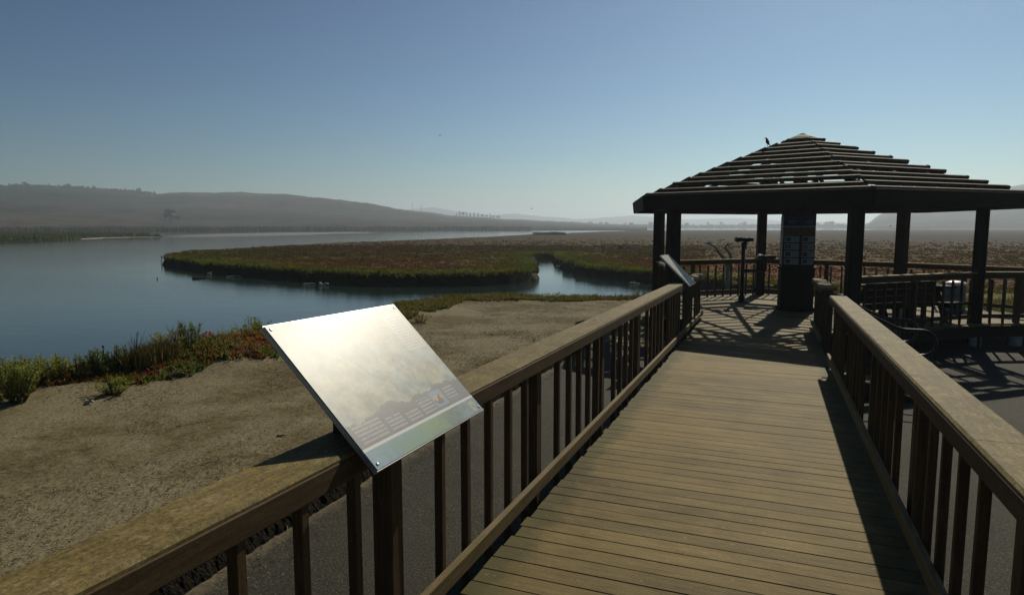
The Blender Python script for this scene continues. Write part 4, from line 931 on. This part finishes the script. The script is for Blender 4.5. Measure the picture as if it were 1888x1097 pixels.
# two poles on the far hillside
for px, lb in ((763, 'thin utility pole on the hillside, left one of the pair'), (779, 'thin utility pole on the hillside, right one of the pair')):
    dv = az_dir(px)*1320; z = hill_z(px, 1320, HL, 505, 1350)-1; t = thing('utility_pole', lb, 'pole', (dv[0], dv[1], z), 0, 'poles on the hillside')
    m = MB(); m.tube([(0, 0, 0), (0, 0, 14)], [.45, .3], 8); m.build('pole', M['bark'], t); m = MB(); m.beam((-1.6, 0, 12.6), (1.6, 0, 12.6), .3, .3, .02); m.beam((-1.2, 0, 11.2), (1.2, 0, 11.2), .3, .3, .02); m.build('crossarm', M['bark'], t)

# ---- dead branches, driftwood, birds
dv = az_dir(1338); S_ = 27.0; o = dv*S_; zb = -.3; t = thing('dead_branch', 'bare forked grey dead tree branch sticking up from the marsh beyond the railing', 'dead tree', (o[0], o[1], zb)); m = MB()
def sp_(px, py): v = np.array([(px-1338)/F_PX*S_*.95, 0]); return Vector((v[0]*rt[0], v[0]*rt[1], (417.5-py)/F_PX*S_*.95+CZ-zb))
m.tube([Vector((.1, 0, -.1)), sp_(1341, 520), sp_(1339, 490), sp_(1333, 477), sp_(1322, 464), sp_(1316, 455), sp_(1306, 450), sp_(1296, 449)], [.10, .09, .08, .075, .06, .045, .03, .01], 8); m.tube([sp_(1316, 456), sp_(1309, 451), sp_(1303, 447), sp_(1300, 445)], [.035, .028, .02, .008], 6)
m.tube([sp_(1340, 500), sp_(1346, 480), sp_(1343, 467), sp_(1334, 457), sp_(1336, 452), sp_(1344, 449), sp_(1352, 448)], [.085, .075, .06, .05, .035, .022, .008], 8); m.tube([sp_(1336, 453), sp_(1339, 448), sp_(1341, 446.5)], [.025, .018, .007], 6); m.build('limbs', M['deadwood'], t, True)
def drift(px, py, lpx, label, mt, z=WATER+.02, rz=0.0, rad=.06, bend=.02, seed=0, dist=None):
    p = on_z(px, py, z); s = (fw@(p-CAM))/F_PX; L = lpx*s; rg = random.Random(seed); m = MB(); n = 7; X = Vector((rt[0]*math.cos(rz)-rt[1]*math.sin(rz), rt[1]*math.cos(rz)+rt[0]*math.sin(rz), 0))
    pts = [X*(L*(i/(n-1)-.5))+Vector((0, 0, bend*math.sin(i*1.1+seed)+rad*.4)) for i in range(n)]; m.tube(pts, [rad*(1.1-.11*i)*rg.uniform(.8, 1.2) for i in range(n)], 8)
    m.tube([pts[2], pts[2]+X*rad*1.2+Vector((0, .05, 1.1))*rad, pts[2]+X*rad*2.6+Vector((0, 0, 1.7))*rad], [rad*.5, rad*.4, rad*.15], 6); return tag(m.build('driftwood', mt, None, True, tuple(p)), label, 'driftwood', 'driftwood around the island')
drift(368, 513.5, 26, 'dark log floating off the island tip', M['bark'], seed=1, rad=.07, bend=.02); drift(597, 525.5, 17, 'pale curved driftwood at the island waterline, brightest piece', M['palewood'], seed=2, rad=.08, bend=.04); drift(570, 524, 22, 'thin pale forked driftwood left of the bright piece', M['palewood'], seed=3, rad=.05)
drift(432, 510.5, 30, 'long pale driftwood stick along the island bank', M['palewood'], seed=4, rad=.05); drift(387, 506, 8, 'short pale driftwood stub near the island tip', M['palewood'], seed=5, rad=.08); drift(1170, 523, 18, 'pale driftwood stick at the right creek bank', M['palewood'], seed=6, rad=.05)
drift(1150, 458, 20, 'dark upturned driftwood root on the marsh right of the creek', M['bark'], z=-.15, seed=7, rad=.22, bend=.16); drift(1029, 493, 7, 'small white driftwood stub on the creek corner', M['palewood'], seed=8, rad=.09)
drift(520, 803, 18, 'short dark stick lying on the dirt near the panel shadow', M['bark'], z=.08, seed=9, rad=.008, bend=.003); drift(165, 742, 14, 'pale wood chip lying on the dirt by the creeping shrub', M['palewood'], z=.08, seed=10, rad=.03, bend=.01); drift(330, 690, 44, 'long grey twig lying in the red ground cover', M['deadwood'], z=.16, seed=11, rad=.012, bend=.03, rz=.35)
p = on_z(298, 489, WATER); t = thing('stake', 'thin pale stake standing in the water beside the island tip', 'stake', tuple(p)); m = MB(); m.tube([(0, 0, -.4), (.02, 0, .2), (-.03, .0, .62)], [.035, .03, .015], 6); m.tube([(.0, 0, .25), (.09, .0, .42)], [.02, .01], 5); m.build('shaft', M['palewood'], t)
def bird(label, loc, head, length, perched=True, mt=None):
    t = thing('bird', label, 'bird', loc); hd = Vector(head).normalized(); L = length; z = Vector((0, 0, 1)); m = MB(); mt = mt or M['bird']
    if perched:
        pts = [-hd*.34*L+z*.06*L, -hd*.2*L+z*.16*L, -hd*.06*L+z*.32*L, hd*.03*L+z*.50*L, hd*.07*L+z*.66*L, hd*.10*L+z*.76*L, hd*.17*L+z*.81*L, hd*.24*L+z*.80*L, hd*.40*L+z*.79*L]
        m.tube(pts, [.02*L, .05*L, .14*L, .165*L, .12*L, .085*L, .085*L, .035*L, .006*L], 10); m.build('body', mt, t, True); s = hd.cross(z)
        m = MB()
        for q in (-1, 1): m.tube([s*q*.05*L+z*.24*L, s*q*.05*L+hd*.02*L, s*q*.05*L+hd*.09*L], .012*L, 5)
        m.build('legs', mt, t)
    else:
        m.tube([-hd*.5*L, -hd*.3*L, Vector((0, 0, 0)), hd*.3*L, hd*.42*L, hd*.55*L], [.02*L, .05*L, .1*L, .08*L, .05*L, .008*L], 8); m.build('body', mt, t, True); s = hd.cross(z).normalized()
        for q in (-1, 1):
            m = MB(); pts = [s*q*.05*L, s*q*.45*L+z*.22*L+hd*.05*L, s*q*.95*L+z*.10*L-hd*.15*L]; m.sweep([[p+hd*w_*.5, p+z*.02*L, p-hd*w_*.5, p-z*.01*L] for p, w_ in zip(pts, (.3*L, .26*L, .04*L))], None); m.build('wing', mt, t)
    return t
pb = roof_pt(0, .762, .06, .06)
bird('small dark bird perched on the left slope near the top of the pavilion roof', tuple(pb), -Vector((rt[0], rt[1], 0)), .23)
for px, py, dd, lb in ((980, 385, 120, 'tiny dark bird flying above the middle of the far shore'), (1642, 417, 90, 'tiny dark bird flying low over the marsh, framed by pavilion posts'), (811, 250, 110, 'tiny dark bird flying high in the open sky')):
    v = CAM+(fw+(px-944)/F_PX*rt+(548.5-py)/F_PX*up)*dd; bird(lb, tuple(v), (rt[0], rt[1], .1), .42, False)
bird('pale water bird floating off the island tip', tuple(on_z(290, 515, WATER)-np.array([0, 0, .06])), (1, .2, 0), .24, True, M['lid'])

# ------------------------------------------------------------------ haze, sky, sun
hz_ = MB(); hz_.box((-7000, -400, -3.0), (7000, 6500, 128), 0)
hm = bpy.data.materials.new('air_haze'); hm.use_nodes = True; nt = hm.node_tree; nt.nodes.clear()
ou = nt.nodes.new('ShaderNodeOutputMaterial'); pv = nt.nodes.new('ShaderNodeVolumePrincipled')
pv.inputs['Color'].default_value = (.72, .83, .93, 1); pv.inputs['Density'].default_value = .00050; pv.inputs['Anisotropy'].default_value = .45
nt.links.new(pv.outputs[0], ou.inputs['Volume']); tag(hz_.build('haze', hm), kind='stuff')

wd = bpy.data.worlds.new('World'); scene.world = wd; wd.use_nodes = True; nt = wd.node_tree
bg = nt.nodes['Background']; sky = nt.nodes.new('ShaderNodeTexSky'); sky.sky_type = 'NISHITA'; sky.sun_disc = False
sky.sun_elevation = R(SUN_EL); sky.sun_rotation = R(SUN_AZ); sky.altitude = 0; sky.air_density = 1.0; sky.dust_density = .35; sky.ozone_density = 2.0
# the clear sky of the photo is deeper and bluer away from the sun than the model's
nrm = nt.nodes.new('ShaderNodeVectorMath'); nrm.operation = 'SCALE'; nrm.inputs['Scale'].default_value = 1/6.5; nt.links.new(sky.outputs[0], nrm.inputs[0])
gm = nt.nodes.new('ShaderNodeGamma'); gm.inputs[1].default_value = 1.6; nt.links.new(nrm.outputs[0], gm.inputs[0])
sc2 = nt.nodes.new('ShaderNodeVectorMath'); sc2.operation = 'SCALE'; sc2.inputs['Scale'].default_value = 5.5; nt.links.new(gm.outputs[0], sc2.inputs[0])
tn = nt.nodes.new('ShaderNodeVectorMath'); tn.operation = 'MULTIPLY'; tn.inputs[1].default_value = (.66, .96, 1.05); nt.links.new(sc2.outputs[0], tn.inputs[0]); nt.links.new(tn.outputs[0], bg.inputs[0]); bg.inputs['Strength'].default_value = .05
sl = bpy.data.lights.new('sun', 'SUN'); sl.energy = 5.0; sl.angle = R(.55); sl.color = (1, .92, .76)
so = bpy.data.objects.new('sun', sl); COL.objects.link(so)
sd_ = Vector((math.sin(R(SUN_AZ))*math.cos(R(SUN_EL)), math.cos(R(SUN_AZ))*math.cos(R(SUN_EL)), math.sin(R(SUN_EL))))
so.rotation_euler = sd_.to_track_quat('Z', 'Y').to_euler(); so.location = (0, 0, 40)

cd = bpy.data.cameras.new('camera'); co = bpy.data.objects.new('camera', cd); COL.objects.link(co); scene.camera = co
cd.sensor_fit = 'HORIZONTAL'; cd.sensor_width = 36; cd.lens = F_PX*36/1888; cd.clip_end = 12000; cd.clip_start = .05
co.matrix_world = Matrix(((rt[0], up[0], -fw[0], 0), (rt[1], up[1], -fw[1], 0), (rt[2], up[2], -fw[2], CZ), (0, 0, 0, 1)))
scene.view_settings.view_transform = 'Standard'; scene.view_settings.look = 'None'; scene.view_settings.exposure = -0.12; scene.view_settings.gamma = 1
scene.render.engine = 'CYCLES'; scene.cycles.use_denoising = True; scene.cycles.volume_bounces = 0; scene.cycles.max_bounces = 6
